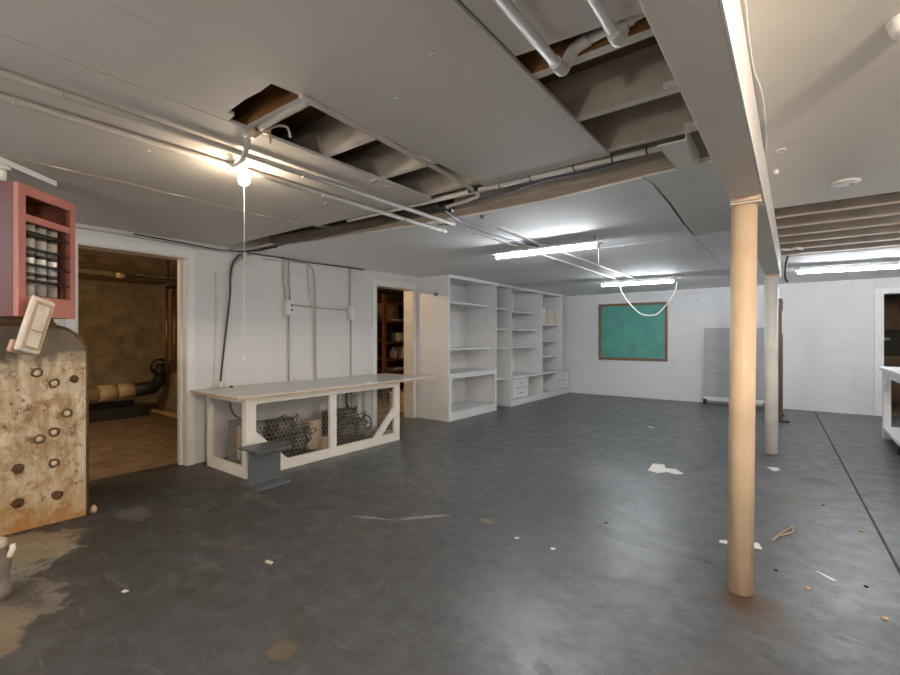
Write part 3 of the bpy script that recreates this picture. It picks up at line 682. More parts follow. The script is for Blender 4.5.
# fluorescent lights
def fluoro(x0, x1, y0, y1, label, drop=.10):
    a = Vector((x0, y0, ZC - drop)); b_ = Vector((x1, y1, ZC - drop)); d = (b_ - a).normalized()
    ang = math.atan2(d.y, d.x); L = (b_ - a).length; mid = (a + b_) / 2
    t = thing('fluorescent_light', label, 'light', (mid.x, mid.y, ZC), 'fluorescent strip lights')
    T = Matrix.Translation(mid) @ Matrix.Rotation(ang, 4, 'Z')
    MB().box(-L/2, L/2, -.07, .07, .022, .032, T=T, bev=.003).build('housing', 'white', t)
    MB().tube([a + d*.03, b_ - d*.03], .016, 12).build('tube', 'tube', t)
    for s_ in (-1, 1):
        MB().box(s_*(L/2-.03) - .012, s_*(L/2-.03) + .012, -.02, .02, -.02, .03, T=T).build('lamp_holder', 'white', t)
        MB().tube([T @ Vector((s_*(L/2-.06), 0, .03)), T @ Vector((s_*(L/2-.06), 0, drop))], .004, 6).build('hanger', 'machine_grey', t)
    return t
fluoro(-2.64, -1.47, 4.30, 4.33, 'nearer of two fluorescent strip lights on the far ceiling')
fluoro(-2.63, -1.48, 7.68, 7.84, 'farther fluorescent strip light in front of the green board, cord looped below')
fluoro(0.0, 1.20, 7.76, 7.93, 'fluorescent strip light right of the beam by the far right wall')
fluoro(2.5, 3.72, 8.0, 8.0, 'added unseen fluorescent fill strip at the far right of the room')  # this strip and the next two are added to brighten the room
fluoro(2.2, 3.42, 4.6, 4.6, 'added unseen fluorescent fill strip over the right part of the room')
fluoro(-3.6, -2.4, -1.9, -1.9, 'added unseen fluorescent fill strip behind the camera on the left')
cable('light_cord', [(x * .972, y * .972, 1.3 + (z_ - 1.3) * .972) for x, y, z_ in [(-2.36, 7.93, 2.19), (-2.33, 7.92, 2.06), (-2.20, 7.92, 1.86), (-2.04, 7.92, 1.70), (-1.95, 7.92, 1.665), (-1.84, 7.92, 1.66), (-1.76, 7.92, 1.69), (-1.63, 7.94, 1.84), (-1.52, 7.96, 2.02), (-1.49, 7.98, 2.18)]], .008, 'cable_white', 'white cord drooping in a loop under the farther fluorescent light')
cable('pull_string', [(-1.49, 4.328, 2.165), (-1.49, 4.328, 2.10), (-1.49, 4.328, 2.0)], .003, 'cable_white', 'short white pull string at the right end of nearer fluorescent light', 'cord')

# right hand ceiling pieces
t = thing('round_cover', 'round white cover plate on the right ceiling before the open joists', 'ceiling plate', (.256, 3.79, ZC))
MB().lathe([(0, .075), (-.006, .075), (-.012, .06), (-.010, .045), (-.014, .04), (-.014, .001)], (.256, 3.79, ZC), seg=28).build('cover', 'white', t)
MB().lathe([(-.012, .012), (-.02, .010)], (.29, 3.80, ZC), seg=8).build('screw', 'machine_grey', t)
t = thing('ceiling_detector', 'white domed detector on the right ceiling at the photo edge', 'detector', (.265, 1.975, ZC))
MB().lathe([(0, .05), (-.02, .05), (-.04, .044), (-.05, .025), (-.052, .001)], (.285, 1.965, ZC), seg=24).build('dome', 'white', t)
MB().lathe([(0, .056), (-.008, .056)], (.285, 1.965, ZC), seg=24).build('base', 'white', t)
cable('beam_cable', [(BX1 + .02, 1.30, ZC - .005), (BX1 + .008, 1.75, ZC - .005), (BX1 + .008, 2.0, ZC - .004), (BX1 + .022, 2.2, ZC - .004), (BX1 + .02, 2.6, ZC - .004), (BX1 + .008, 2.9, ZC - .004)], .003, 'white', 'thin painted cable along the top of the beam on the right ceiling')
o = MB().tube(arc((-.055, 2.94, ZC - .004), (1, 0, 0), (0, 1, 0), .022, 0, 2*math.pi, 14), .003, 5).build('ceiling_hook', 'white', None, (-.055, 2.94, ZC - .004)); tag(o, 'small white ring fastened to the right ceiling beside the beam', 'hook')
o = MB().lathe([(0, .014), (-.02, .016), (-.026, .006)], (-.085, 3.27, ZC), seg=10).build('plaster_lump', 'white', None, (-.085, 3.27, ZC - .02)); tag(o, 'small white lump on the ceiling beside the beam, past the ring', 'fitting')
t = thing('right_bulb', 'bare warm bulb on the right ceiling beside the camera, outside the photo', 'lamp', (1.1, .6, ZC))
MB().lathe([(0, .06), (-.02, .06), (-.05, .022), (-.08, .02)], (1.1, .6, ZC), seg=16).build('socket', 'white', t)
MB().lathe([(-.08, .014), (-.10, .026), (-.13, .032), (-.155, .024), (-.165, .004)], (1.1, .6, ZC), seg=16).build('bulb', 'bulb_right', t)
t = thing('cable_drop', 'short black cable hanging with a white connector behind the farther post', 'cable', (-.09, 6.8, ZC))
MB().tube(spline([(-.06, 6.75, ZC - .01), (-.085, 6.78, 2.15), (-.085, 6.8, 2.02), (-.06, 6.82, 1.97)]), .012, 6).build('cord', 'cable_black', t)
MB().tube([(-.085, 6.79, 2.14), (-.085, 6.8, 2.20)], .02, 8).build('connector', 'white', t)
o = MB().tube(spline([(-.11, 6.2, 2.27), (-.03, 6.25, 2.265), (.02, 6.2, 2.268), (.07, 6.3, 2.27)]), .014, 6).build('pipe_stub', 'white', None, (-.11, 6.2, 2.27)); tag(o, 'white bent pipe stub among the open joists on the right', 'pipe')

# ------------------------------------------------------------------ unit heater, hung from the ceiling at the left
HC = Vector((-3.40, .564, 0)); hd = Vector((-.673, .740, 0)); hn = Vector((.740, .673, 0))
HT = Matrix(((hd.x, -hn.x, 0, HC.x), (hd.y, -hn.y, 0, HC.y), (0, 0, 1, 0), (0, 0, 0, 1)))   # x along the face, y into the body
t = thing('unit_heater', 'salmon red hanging unit heater with black louvres and shiny tubes', 'heater', (-3.75, .55, 1.418))
Wd, Dp, Zb, Zt = .43, .42, 1.418, 2.157
def hb(*a, bev=0.0, **k): return MB().box(*a, T=HT, bev=bev)
hb(.0, Wd, .03, Dp, Zt - .02, Zt).build('top_panel', 'maroon', t)
hb(.0, Wd, .03, Dp, Zb, Zb + .02).build('bottom_panel', 'maroon', t)
hb(.0, .012, .03, Dp, Zb + .02, Zt - .02).build('side_panel', 'maroon', t)
hb(-.003, .0, .10, .103, Zb + .02, Zt - .02).build('side_seam', 'dark_in', t)
hb(Wd - .012, Wd, .03, Dp, Zb + .02, Zt - .02).build('side_panel', 'salmon', t)
hb(.012, Wd - .012, Dp - .015, Dp, Zb + .02, Zt - .02).build('back_panel', 'dark_in', t)
hb(0, .05, 0, .03, Zb, Zt, bev=.003).build('front_stile', 'salmon', t)
hb(.385, Wd, 0, .03, Zb, Zt, bev=.003).build('front_stile', 'salmon', t)
hb(.05, .385, 0, .03, 2.10, Zt, bev=.003).build('front_rail', 'salmon', t)
hb(.05, .385, 0, .03, 1.955, 1.995, bev=.003).build('front_rail', 'salmon', t)
hb(.05, .385, 0, .03, Zb, 1.537, bev=.003).build('front_rail', 'salmon', t)
hb(.012, Wd - .012, .06, Dp - .016, 1.965, 1.975).build('inner_shelf', 'card', t)
for zz in (1.905, 1.81, 1.72, 1.625):
    mb = MB(); T2 = HT @ Matrix.Translation((0, .02, zz)) @ Matrix.Rotation(math.radians(25), 4, 'X')
    mb.box(.05, .385, -.022, .022, -.0035, .0035, T=T2); mb.build('louvre', 'black', t)
for i, xx in enumerate((.155, .24, .325)):
    tb = MB().tube([HT @ Vector((xx, .072, 1.545)), HT @ Vector((xx, .072, 1.955))], .032, 14).build('heat_tube', 'chrome', t)
    for zz in (1.655, 1.765, 1.875):
        MB().tube([HT @ Vector((xx, .072, zz)), HT @ Vector((xx, .072, zz + .022))], .0335, 14).build('tube_band', 'machine', tb)
hb(.365, .41, .09, .11, 1.54, 1.955).build('baffle', 'dark_in', t)
MB().tube([HT @ Vector((.0, .08, Zt)), HT @ Vector((.0, .08, ZC - .035))], .017, 12).build('hanger_pipe', 'pipe_white', t)
MB().tube([HT @ Vector((.0, .08, Zt + .06)), HT @ Vector((.0, .08, ZC - .035))], .034, 12).build('hanger_flange', 'pipe_white', t)
o = MB().box(-.45, .36, .06, .17, ZC - .035, ZC, T=HT, bev=.003).build('ceiling_batten', 'white', None, tuple(HT @ Vector((0, .1, ZC - .035)))); tag(o, 'white wooden batten screwed to the ceiling above the red heater', 'batten')
# cream plate hanging from the heater
T3 = HT @ Matrix.Translation((-.045, -.055, 1.33)) @ Matrix.Scale(1.12, 4) @ Matrix.Rotation(math.radians(13), 4, 'Y') @ Matrix.Rotation(math.radians(7), 4, 'X')
t2 = thing('wall_heater_plate', 'aged cream framed plate hanging askew under the red heater', 'plate', tuple(HT @ Vector((.06, -.03, 1.25))))
MB().box(0, .145, 0, .022, -.09, .19, T=T3, bev=.012).build('plate', 'cream_plate', t2)
for a in ((.02, .125, -.008, 0, .158, .168), (.02, .125, -.008, 0, -.068, -.058), (.02, .03, -.008, 0, -.058, .158), (.115, .125, -.008, 0, -.058, .158)):
    MB().box(*a, T=T3).build('raised_rim', 'machine_tan', t2)
MB().box(.035, .11, -.004, 0, .02, .026, T=T3).build('cross_rib', 'machine_tan', t2)
MB().box(-.008, .153, .022, .04, -.10, -.04, T=T3, bev=.006).build('lip', 'pink', t2)
MB().tube([T3 @ Vector((.09, .012, .18)), HT @ Vector((.12, .02, Zb + .005))], .006, 6).build('hook', 'rust', t2)

# ------------------------------------------------------------------ steel tank
TX = -4.10; TY1 = 1.052; TW = .72; TTop = 1.385
t = thing('steel_tank', 'big rust streaked cream steel tank with patched bolts on the left', 'tank', (-4.45, TY1 - TW/2, 0))
def tank_prof(inset=0.0):
    y0, y1 = TY1 - TW + inset, TY1 - inset; zt = TTop - inset; zb = .0 + inset; R_ = .21; pts = []
    pts += [(y0, zb), (y1, zb)]
    for i in range(0, 13):
        a = math.pi/2 * i / 12; pts.append((y1 - R_ + R_ * math.cos(a), zt - R_ + R_ * math.sin(a)))
    for i in range(0, 13):
        a = math.pi/2 + math.pi/2 * i / 12; pts.append((y0 + R_ + R_ * math.cos(a), zt - R_ + R_ * math.sin(a)))
    return pts
def extr(name, prof, x0, x1, mat, par):
    n = len(prof); mb = MB()
    vs_ = [(x0, y, z) for y, z in prof] + [(x1, y, z) for y, z in prof]
    mb._add(vs_, [list(range(n)), list(range(n, 2*n))[::-1]])
    mb._add([], [])
    for i in range(n): mb.f.append([i, (i+1) % n, n + (i+1) % n, n + i]); mb.smooth.append(False); mb.mi.append(0)
    return mb.build(name, mat, par)
extr('shell', tank_prof(0), -4.88, TX - .02, 'tank', t)
extr('end_plate', tank_prof(.012), TX - .02, TX, 'tank', t)
pr_ = [Vector((TX - .008, y, z_)) for y, z_ in tank_prof(.004)]
MB().tube([pr_[i] for i in range(1, len(pr_))] + [pr_[0], pr_[1]], .011, 6).build('rusty_seam', 'rust', t)
bolts = [(.772,1.059,1),(.861,.984,1),(.972,1.004,0),(.932,.766,1),(.861,.644,1),(.783,.609,1),(.861,.428,1),(.678,.429,2),(.878,.202,2),(.678,.204,2),(.55,.75,1),(.52,.3,1)]
for y, z_, k in bolts:
    rr = .019 if k else .014
    bo = MB().lathe([(0, rr), (.012, rr), (.016, rr*.6), (.016, .001)], (TX, y, z_), axis=(1, 0, 0), seg=6 if k == 1 else 12).build('bolt', 'bolt' if k == 1 else 'rust', t)
    ring = [Vector((TX + .003, y, z_)) + Vector((0, math.cos(a), math.sin(a))) * (rr + .008) * (1 + .15 * random.uniform(-1, 1)) for a in [2*math.pi*i/12 for i in range(12)]]
    MB().tube(ring + [ring[0]], .007, 5).build('rust_ring', 'rust', bo)
for (y, x, r_) in ((.62, -4.30, .06), (.90, -4.45, .05)):
    MB().lathe([(-.02, r_), (.02, r_), (.03, r_*.7), (.05, r_*.7), (.055, r_*.3)], (x, y, TTop), seg=12).build('filler_cap', 'rust', t)
mb = MB().tube([(-4.25, .50, TTop + .012), (-4.25, .80, TTop + .03)], [.028, .02], 8); mb.build('pipe_end', 'rust', t)
o = MB().lathe([(0, .018), (.015, .024), (.035, .02), (.05, .012), (.055, .004)], (-4.16, 1.10, 0), seg=9).build('plaster_lump', 'pink', None, (-4.2, 1.12, 0)); tag(o, 'small pinkish lump on floor at the right foot of the tank', 'debris')
# pipe stub at the left edge
t = thing('pipe_stub', 'weathered grey pipe stub with pale crusted valve at the lower left edge', 'pipe', (-3.16, .455, 0))
MB().lathe([(0, .055), (.05, .055), (.06, .046), (.13, .044), (.15, .05), (.19, .05), (.20, .04), (.25, .038)], (-3.17, .450, 0), seg=16).build('stub', 'tin_grey', t)
MB().lathe([(.25, .03), (.26, .036), (.29, .034), (.30, .018), (.305, .002)], (-3.17, .450, 0), seg=14).build('cap', 'bolt', t)
MB().tube([(-3.17, .46, .20), (-3.15, .49, .205), (-3.14, .50, .235), (-3.14, .50, .26)], [.014, .015, .013, .010], 10).build('valve_nub', 'cream_plate', t)

# ------------------------------------------------------------------ work table with wire cage and machines
FX, BXK, FY0, FY1, TZ = -4.0, -4.72, 2.195, 4.23, .765
t = thing('work_table', 'long white wooden table with chicken wire cage front along left wall', 'table', (-4.4, 3.4, 0))
B(-4.90, -3.94, 2.10, 4.86, TZ - .008, TZ).build('laminate_top', 'tabletop', t)
B(-4.90, -3.94, 2.10, 4.86, TZ - .026, TZ - .008).build('plywood_deck', 'ply', t)
ZF = TZ - .026
B(FX - .035, FX, FY0, FY0 + .10, 0, ZF, bev=.003).build('post', 'tablewhite', t)
B(FX - .075, FX - .037, FY0, FY0 + .038, 0, ZF).build('post', 'tablewhite', t)
B(FX - .035, FX, FY1 - .10, FY1, 0, ZF, bev=.003).build('post', 'tablewhite', t)
B(FX - .075, FX - .037, FY1 - .038, FY1, 0, ZF).build('post', 'tablewhite', t)
B(FX - .035, FX, 3.14, 3.23, .10, ZF - .06, bev=.003).build('post', 'tablewhite', t)
B(BXK - .035, BXK, FY0, FY0 + .06, 0, ZF, bev=.003).build('post', 'tablewhite', t)
B(BXK - .035, BXK, FY1 - .06, FY1, 0, ZF, bev=.003).build('post', 'tablewhite', t)
B(FX - .034, FX - .001, FY0 + .10, FY1 - .10, 0, .10, bev=.003).build('bottom_rail', 'tablewhite', t)
B(FX - .034, FX - .001, FY0 + .10, FY1 - .10, ZF - .06, ZF, bev=.003).build('top_rail', 'tablewhite', t)
B(BXK, FX - .075, FY0 + .001, FY0 + .036, 0, .10, bev=.003).build('side_rail', 'tablewhite', t)
B(BXK, FX - .075, FY0 + .001, FY0 + .036, ZF - .05, ZF, bev=.003).build('side_rail', 'tablewhite', t)
B(BXK, FX - .075, FY1 - .036, FY1 - .001, 0, .10).build('side_rail', 'tablewhite', t)
def diag(y0, z0, y1, z1, wd=.085):
    d = Vector((0, y1 - y0, z1 - z0)); L = d.length; a = math.atan2(d.z, d.y)
    T = Matrix.Translation((FX - .018, y0, z0)) @ Matrix.Rotation(a, 4, 'X')
    MB().box(-.015, .013, 0, L, -wd/2, wd/2, T=T).build('brace', 'tablewhite', t)
diag(FY1 - .42, .06, FY1 - .07, .40)
diag(FY0 + .42, .06, FY0 + .06, .40)
# chicken wire
def chicken(fn, wu, hv, cell=.046, r=.0013):
    mb = MB(); s_ = cell / math.sqrt(3); a = cell
    rows = int(hv / (1.5 * s_)) + 1; cols = int(wu / a) + 1
    def seg(p, q):
        if all(-.001 <= c[0] <= wu + .001 and -.001 <= c[1] <= hv + .001 for c in (p, q)):
            mb.tube([fn(*p), fn(*q)], r, 3, cap=False, smooth=False)
    for j in range(rows + 1):
        for i in range(-1, cols + 1):
            cx = i * a + (a/2 if j % 2 else 0); cy = j * 1.5 * s_
            P = [(cx + s_*math.sin(math.pi/3*k), cy + s_*math.cos(math.pi/3*k)) for k in range(6)]
            seg(P[0], P[1]); seg(P[1], P[2]); seg(P[5], P[0])
    return mb
mb = chicken(lambda u, v: Vector((FX - .037, FY0 + .09 + u, .08 + v)), FY1 - FY0 - .18, ZF - .12)
o = mb.build('wire_mesh', 'wire', t); o['kind'] = 'stuff'
mb = chicken(lambda u, v: Vector((BXK + u, FY0 + .039, .08 + v)), FX - BXK - .05, ZF - .12)
o = mb.build('wire_mesh', 'wire', t); o['kind'] = 'stuff'

def condensing_unit(yc, label, k):
    xc = -4.42
    t = thing('refrigeration_unit', label, 'compressor', (xc, yc, 0))
    B(xc - .24, xc + .22, yc - .27, yc + .27, .03, .055, bev=.004).build('base_plate', 'machine', t)
    for sx in (-.2, .18):
        for sy in (-.23, .23): B(xc + sx - .02, xc + sx + .02, yc + sy - .02, yc + sy + .02, 0, .03).build('foot', 'black', t)
    MB().lathe([(-.13, .05), (-.12, .085), (.10, .085), (.12, .05), (.16, .02)], (xc + .08, yc - .10, .15), axis=(0, 1, 0), seg=18).build('motor', 'machine', t)
    MB().lathe([(0, .07), (.10, .075), (.16, .06), (.20, .065), (.22, .03)], (xc + .08, yc + .14, .055), seg=16).build('compressor_body', 'machine', t)
    for i in range(4): MB().lathe([(0, .082), (.008, .082)], (xc + .08, yc + .14, .10 + i*.03), seg=16).build('cooling_fin', 'machine_grey', t)
    fw = MB().tube(arc((xc + .06, yc + .26, .22), (1, 0, 0), (0, 0, 1), .085, 0, 2*math.pi, 20), .012, 6).build('flywheel', 'machine_grey', t)
    MB().lathe([(-.012, .022), (.012, .022)], (xc + .06, yc + .26, .22), axis=(0, 1, 0), seg=10).build('hub', 'machine_grey', fw)
    for a in (0, 2.09, 4.19): MB().tube([(xc + .06, yc + .26, .22), (xc + .06 + .082*math.cos(a), yc + .26, .22 + .082*math.sin(a))], .007, 5).build('spoke', 'machine_grey', fw)
    # condenser coil block
    B(xc - .20, xc - .08, yc - .24, yc + .20, .055, .40, bev=.004).build('coil_case', 'black', t)
    for i in range(8): B(xc - .078, xc - .072, yc - .235 + i*.055, yc - .20 + i*.055, .07, .39).build('coil_fin', 'machine_grey', t)
    random.seed(20 + k)
    for i in range(7):
        pts = [(xc + random.uniform(-.18, .2), yc + random.uniform(-.28, .28), random.uniform(.10, .44)) for _ in range(5)]
        MB().tube(spline(pts, 5), .006 + .004 * random.random(), 5).build('tubing', random.choice(['machine', 'black', 'copper', 'machine']), t)
    B(xc - .10, xc + .18, yc - .22, yc + .06, .30, .315).build('top_plate', 'machine', t)
    B(xc - .05, xc + .12, yc - .12, yc + .02, .315, .40, bev=.01).build('control_box', 'machine', t)
    return t
condensing_unit(2.84, 'dark greasy refrigeration compressor in the left bay of the table cage', 1)
condensing_unit(3.74, 'dark greasy refrigeration compressor in right bay of cage, pale flywheel showing', 2)
t = thing('machine_case', 'dark sheet metal case behind the wire at the left end of the table', 'machine case', (-4.5, 2.42, 0))
B(-4.60, -4.22, 2.33, 2.50, .0, .46, bev=.008).build('case', 'steel_dark', t)
B(-4.40, -4.34, 2.322, 2.33, .10, .42).build('front_strip', 'machine_tan', t)
MB().tube(spline([(-4.62, 2.36, .66), (-4.60, 2.37, .55), (-4.50, 2.38, .49), (-4.38, 2.40, .475), (-4.30, 2.42, .46)]), .012, 8).build('hose', 'black', t)
bxitem('tan_box', -4.60, -4.44, 3.18, 3.36, 0, .34, 'machine_tan', 'tan metal box behind the middle post of the wire cage', 'box')
bxitem('tan_carton', -4.20, -4.10, 3.13, 3.24, 0, .20, 'machine_tan', 'short tan carton just behind the middle post of the wire cage', 'box')
t = thing('pale_plank', 'pale grey plank standing against wall behind the right compressor', 'plank', (-4.86, 4.35, 0))
B(-4.90, -4.87, 4.20, 4.44, 0, .72).build('board', 'grey_panel', t)
for yy, lb in ((3.98, 'thin white stick left of the pale plank under the table'), (4.10, 'thin dark stick beside the pale plank under the table')):
    o = B(-4.90, -4.88, yy, yy + .03, 0, .70).build('stick', 'white' if yy < 4 else 'black', None, (-4.89, yy, 0)); tag(o, lb, 'stick')

# I-beam offcut
t = thing('steel_beam_offcut', 'short dark grey steel I-beam offcut standing before the table', 'steel beam', (-3.77, 2.24, 0))
B(-3.94, -3.61, 2.09, 2.41, .306, .324, bev=.002).build('top_flange', 'steel_dark', t)
B(-3.90, -3.60, 2.07, 2.39, 0, .018, bev=.002).build('bottom_flange', 'steel_dark', t)
B(-3.775, -3.755, 2.09, 2.39, .018, .306).build('web', 'steel_dark', t)

# small bits on the table
for x, y, lb in ((-4.80, 2.47, 'small dark knob on the table top near the black cord'), ):
    o = MB().lathe([(0, .018), (.012, .02), (.02, .008)], (x, y, TZ), seg=10).build('knob', 'black', None, (x, y, TZ)); tag(o, lb, 'knob')
t = thing('cord_clamp', 'white plaster clamp where the black cord meets the table', 'clamp', (-4.85, 2.38, TZ))
MB().lathe([(0, .03), (.03, .025), (.07, .015)], (-4.85, 2.38, TZ), seg=10).build('clamp', 'offwhite', t)
o = B(-4.0, -3.94, 3.62, 3.70, TZ, TZ + .012).build('chip', 'paper', None, (-3.97, 3.66, TZ)); tag(o, 'white paper chip on the front edge of the table', 'paper')

# ------------------------------------------------------------------ wiring on the left wall
xw = XL + .012
def outlet(yc, zc_, label, w_=.105, h_=.185, d_=.07):
    t = thing('outlet_box', label, 'outlet', (XL, yc, zc_))
    B(XL, XL + d_, yc - w_/2, yc + w_/2, zc_ - h_/2, zc_ + h_/2, bev=.006).build('box', 'white', t)
    B(XL + d_, XL + d_ + .004, yc - w_*.42, yc + w_*.42, zc_ - h_*.42, zc_ + h_*.42).build('cover_plate', 'white', t)
    return t
t = outlet(3.22, 1.66, 'white outlet box with two dark sockets on left wall')
for dz in (-.035, .02): B(XL + .074, XL + .078, 3.225, 3.25, 1.655 + dz, 1.68 + dz).build('socket', 'black', t)
t = outlet(4.19, 1.64, 'white outlet box farther right on the left wall, by the doorway', .09)
def wcond(y, z0, z1, r, label, top=None, mat='conduit'):
    p = [(xw, y, z0), (xw, y, z1)]
    if top: p = [(xw, y, z0), (xw, y, z0 + (z1-z0)*.25), (xw, top, z0 + (z1-z0)*.38), (xw, top, z1)]
    o = MB().tube(p, r, 8).build('wall_conduit', mat, None, p[0]); tag(o, label, 'conduit'); return o
wcond(3.185, 1.755, 2.27, .011, 'left of the two conduits rising from the socket box to the ceiling', 3.165)
wcond(3.25, 1.755, 2.27, .011, 'right of the two conduits rising from the socket box to the ceiling', 3.235)
wcond(3.235, TZ, 1.567, .011, 'conduit running down from the socket box to the table')
wcond(4.19, 1.733, 2.27, .010, 'conduit rising from the farther outlet box to the ceiling')
wcond(4.21, TZ, 1.547, .010, 'conduit running down from the farther outlet box to the table')
o = MB().tube([(xw, 3.275, 1.70), (xw + .002, 3.7, 1.685), (xw, 4.145, 1.675)], .008, 6).build('wall_conduit', 'conduit', None, (xw, 3.275, 1.7)); tag(o, 'thin horizontal conduit joining the two outlet boxes', 'conduit')
cable('wall_cable', [(xw, 3.42, 2.26), (xw, 3.52, 2.22), (xw, 3.60, 2.12), (xw + .006, 3.615, 1.8), (xw + .006, 3.62, 1.2), (xw, 3.635, TZ)], .009, 'conduit', 'tan cable curving down the left wall between the outlet boxes')
cable('wall_cable', [(xw, 3.50, 2.2), (xw, 3.52, 1.9), (xw + .02, 3.57, 1.6), (xw + .002, 3.598, 1.35), (xw + .002, 3.60, TZ)], .005, 'conduit', 'thinner cable bowing beside the curved tan cable on left wall')
cable('wall_cable', [(xw, 2.72, 2.25), (xw + .01, 2.60, 2.20), (xw + .01, 2.52, 2.05), (xw + .02, 2.50, 1.75), (xw + .01, 2.46, 1.35), (xw + .02, 2.41, .95), (-4.85, 2.38, TZ + .05)], .010, 'cable_black', 'black cord running down left wall to the table corner')
cable('wall_cable', [(xw, 2.75, 2.23), (xw + .01, 2.64, 2.19), (xw + .01, 2.55, 2.08), (xw + .012, 2.525, 1.95)], .010, 'conduit', 'short tan cable following the top of the black cord')
cable('wall_cable', [(XL + .008, 2.36, 2.0), (XL + .008, 2.37, 1.6), (XL + .008, 2.355, 1.1), (XL + .008, 2.34, TZ)], .006, 'wall_left', 'paint covered wire on the wall left of the black cord')
cable('wall_cable', [(XL + .02, .2, 2.24), (XL + .02, 1.2, 2.245), (XL + .02, 1.8, 2.235), (XL + .03, 2.3, 2.22), (XL + .05, 2.75, 2.235)], .009, 'conduit', 'tan cable along top of wall above the first doorway')
cable('wall_cable', [(XL + .03, 1.6, 2.262), (XL + .03, 2.0, 2.25), (XL + .03, 2.4, 2.235), (XL + .03, 2.8, 2.255)], .007, 'cable_black', 'black cable along top of wall right of the first doorway')
cable('wall_cable', [(XL + .02, 2.7, 2.25), (XL + .02, 3.1, 2.255), (XL + .02, 3.5, 2.25), (XL + .015, 4.0, 2.262), (XL + .015, 4.45, 2.268)], .010, 'pipe_dark', 'dark cable along top of wall above the outlet boxes')
cable('wall_cable', [(xw, 2.9, 2.21), (xw, 3.2, 2.225), (xw, 3.45, 2.235)], .009, 'conduit', 'tan cable under the dark cable above the socket box')
t = thing('wall_clamp', 'white pipe bundle where cables meet under the ceiling gap', 'cable clamp', (XL + .1, 2.66, 2.25))
MB().tube([(XL + .02, 2.50, 2.262), (XL + .30, 2.62, 2.255), (XL + .7, 2.63, 2.262)], .012, 8).build('pipe', 'conduit', t)
MB().tube([(XL + .02, 2.60, 2.25), (XL + .25, 2.70, 2.25), (XL + .55, 2.74, 2.262)], .009, 8).build('pipe', 'pipe_dark', t)
MB().tube([(XL + .06, 2.66, 2.26), (XL + .06, 2.66, 2.12)], .018, 8).build('drop', 'pipe_white', t)

# ------------------------------------------------------------------ bookcases
BF, BK = -4.24, XL
zt = ZC - .004
t = thing('bookcase', 'tall deep white bookcase with open lower cabinet next to the second doorway', 'bookcase', (-4.55, 6.26, 0))
y0, y1 = 5.58, 6.99; s_ = 'shelf'
B(BK, BF, y0, y0 + .028, 0, zt).build('side_panel', s_, t)
B(BK, BF, y1 - .028, y1, 0, zt).build('side_panel', s_, t)
B(BK, BK + .012, y0 + .028, y1 - .028, .1, zt).build('back_panel', s_, t)
B(BK + .012, BK + .05, 6.28, 6.36, .135, zt).build('back_batten', s_, t)
B(BF - .02, BF, y0 + .028, y1 - .028, zt - .05, zt).build('cornice', s_, t)
for zz in (1.875, 1.125):
    B(BK + .03, BF - .12, y0 + .028, y1 - .028, zz - .028, zz).build('shelf_board', s_, t)
B(BK + .012, BF + .006, y0 + .0285, y1 - .0285, .70, .735, bev=.003).build('counter_board', s_, t)
B(BF - .02, BF, y0 + .028, y1 - .028, .655, .70).build('face_rail', s_, t)
B(BF - .02, BF, y0 + .028, y0 + .065, .13, .655).build('face_stile', s_, t)
B(BF - .02, BF, y1 - .065, y1 - .028, .13, .655).build('face_stile', s_, t)
B(BK + .012, BF, y0 + .028, y1 - .028, .11, .13).build('bottom_board', s_, t)
B(BF - .02, BF, y0 + .028, y1 - .028, 0, .11).build('plinth', s_, t)
t = thing('side_knob', 'small dark round knob on the side of the deep white bookcase', 'knob', (-4.49, 5.582, 1.98))
MB().lathe([(0, .03), (.006, .03), (.010, .012), (.03, .012), (.034, .022), (.045, .02), (.048, .004)], (-4.49, 5.582, 1.98), axis=(0, -1, 0), seg=16).build('knob', 'machine_grey', t)
t = thing('filler_shelves', 'narrow white shelf bay between the two larger bookcases', 'shelf', (-4.55, 7.25, 0))
for zz in (1.84, 1.465, 1.11, .54):
    B(BK + .012, BF - .08, 6.992, 7.508, zz - .025, zz).build('shelf_board', s_, t)
B(BK, BK + .012, 6.992, 7.508, 0, zt).build('back_panel', s_, t)
B(BF - .02, BF, 6.992, 7.508, zt - .05, zt).build('cornice', s_, t)
t = thing('bookcase', 'long white bookcase over drawers and open bays, reaching the far wall', 'bookcase', (-4.55, 8.85, 0))
y0, y1, ym = 7.51, 9.90, 8.83
B(BK, BF, y0, y0 + .028, 0, zt).build('side_panel', s_, t)
B(BK, BF, ym - .014, ym + .014, .56, zt).build('divider', s_, t)
B(BK, BF, y1 - .028, y1, .56, zt).build('side_panel', s_, t)
B(BK, BK + .012, y0 + .028, 10.25, .0, zt).build('back_panel', s_, t)
B(BK + .012, BK + .05, 8.05, 8.12, .565, zt).build('back_batten', s_, t)
B(BF - .02, BF, y0 + .028, ym - .014, zt - .05, zt).build('cornice', s_, t)
B(BF - .02, BF, ym + .014, y1 - .028, zt - .05, zt).build('cornice', s_, t)
for zz in (1.815, 1.465, 1.117): B(BK + .03, BF - .10, y0 + .028, ym - .014, zz - .025, zz).build('shelf_board', s_, t)
for zz in (1.59, 1.235, .89): B(BK + .012, BF - .10, ym + .014, y1 - .028, zz - .025, zz).build('shelf_board', s_, t)
B(BK + .012, BF + .03, y0 + .029, 10.25, .52, .56, bev=.003).build('counter_board', s_, t)
B(BK + .012, BF, y0 + .028, 10.22, .10, .12).build('bottom_board', s_, t)
B(BF - .02, BF, y0 + .028, 10.22, 0, .10).build('plinth', s_, t)
for yy in (8.19, 8.86, 9.56, 10.20): B(BK + .012, BF, yy - .012, yy + .012, .12, .52).build('partition', s_, t)
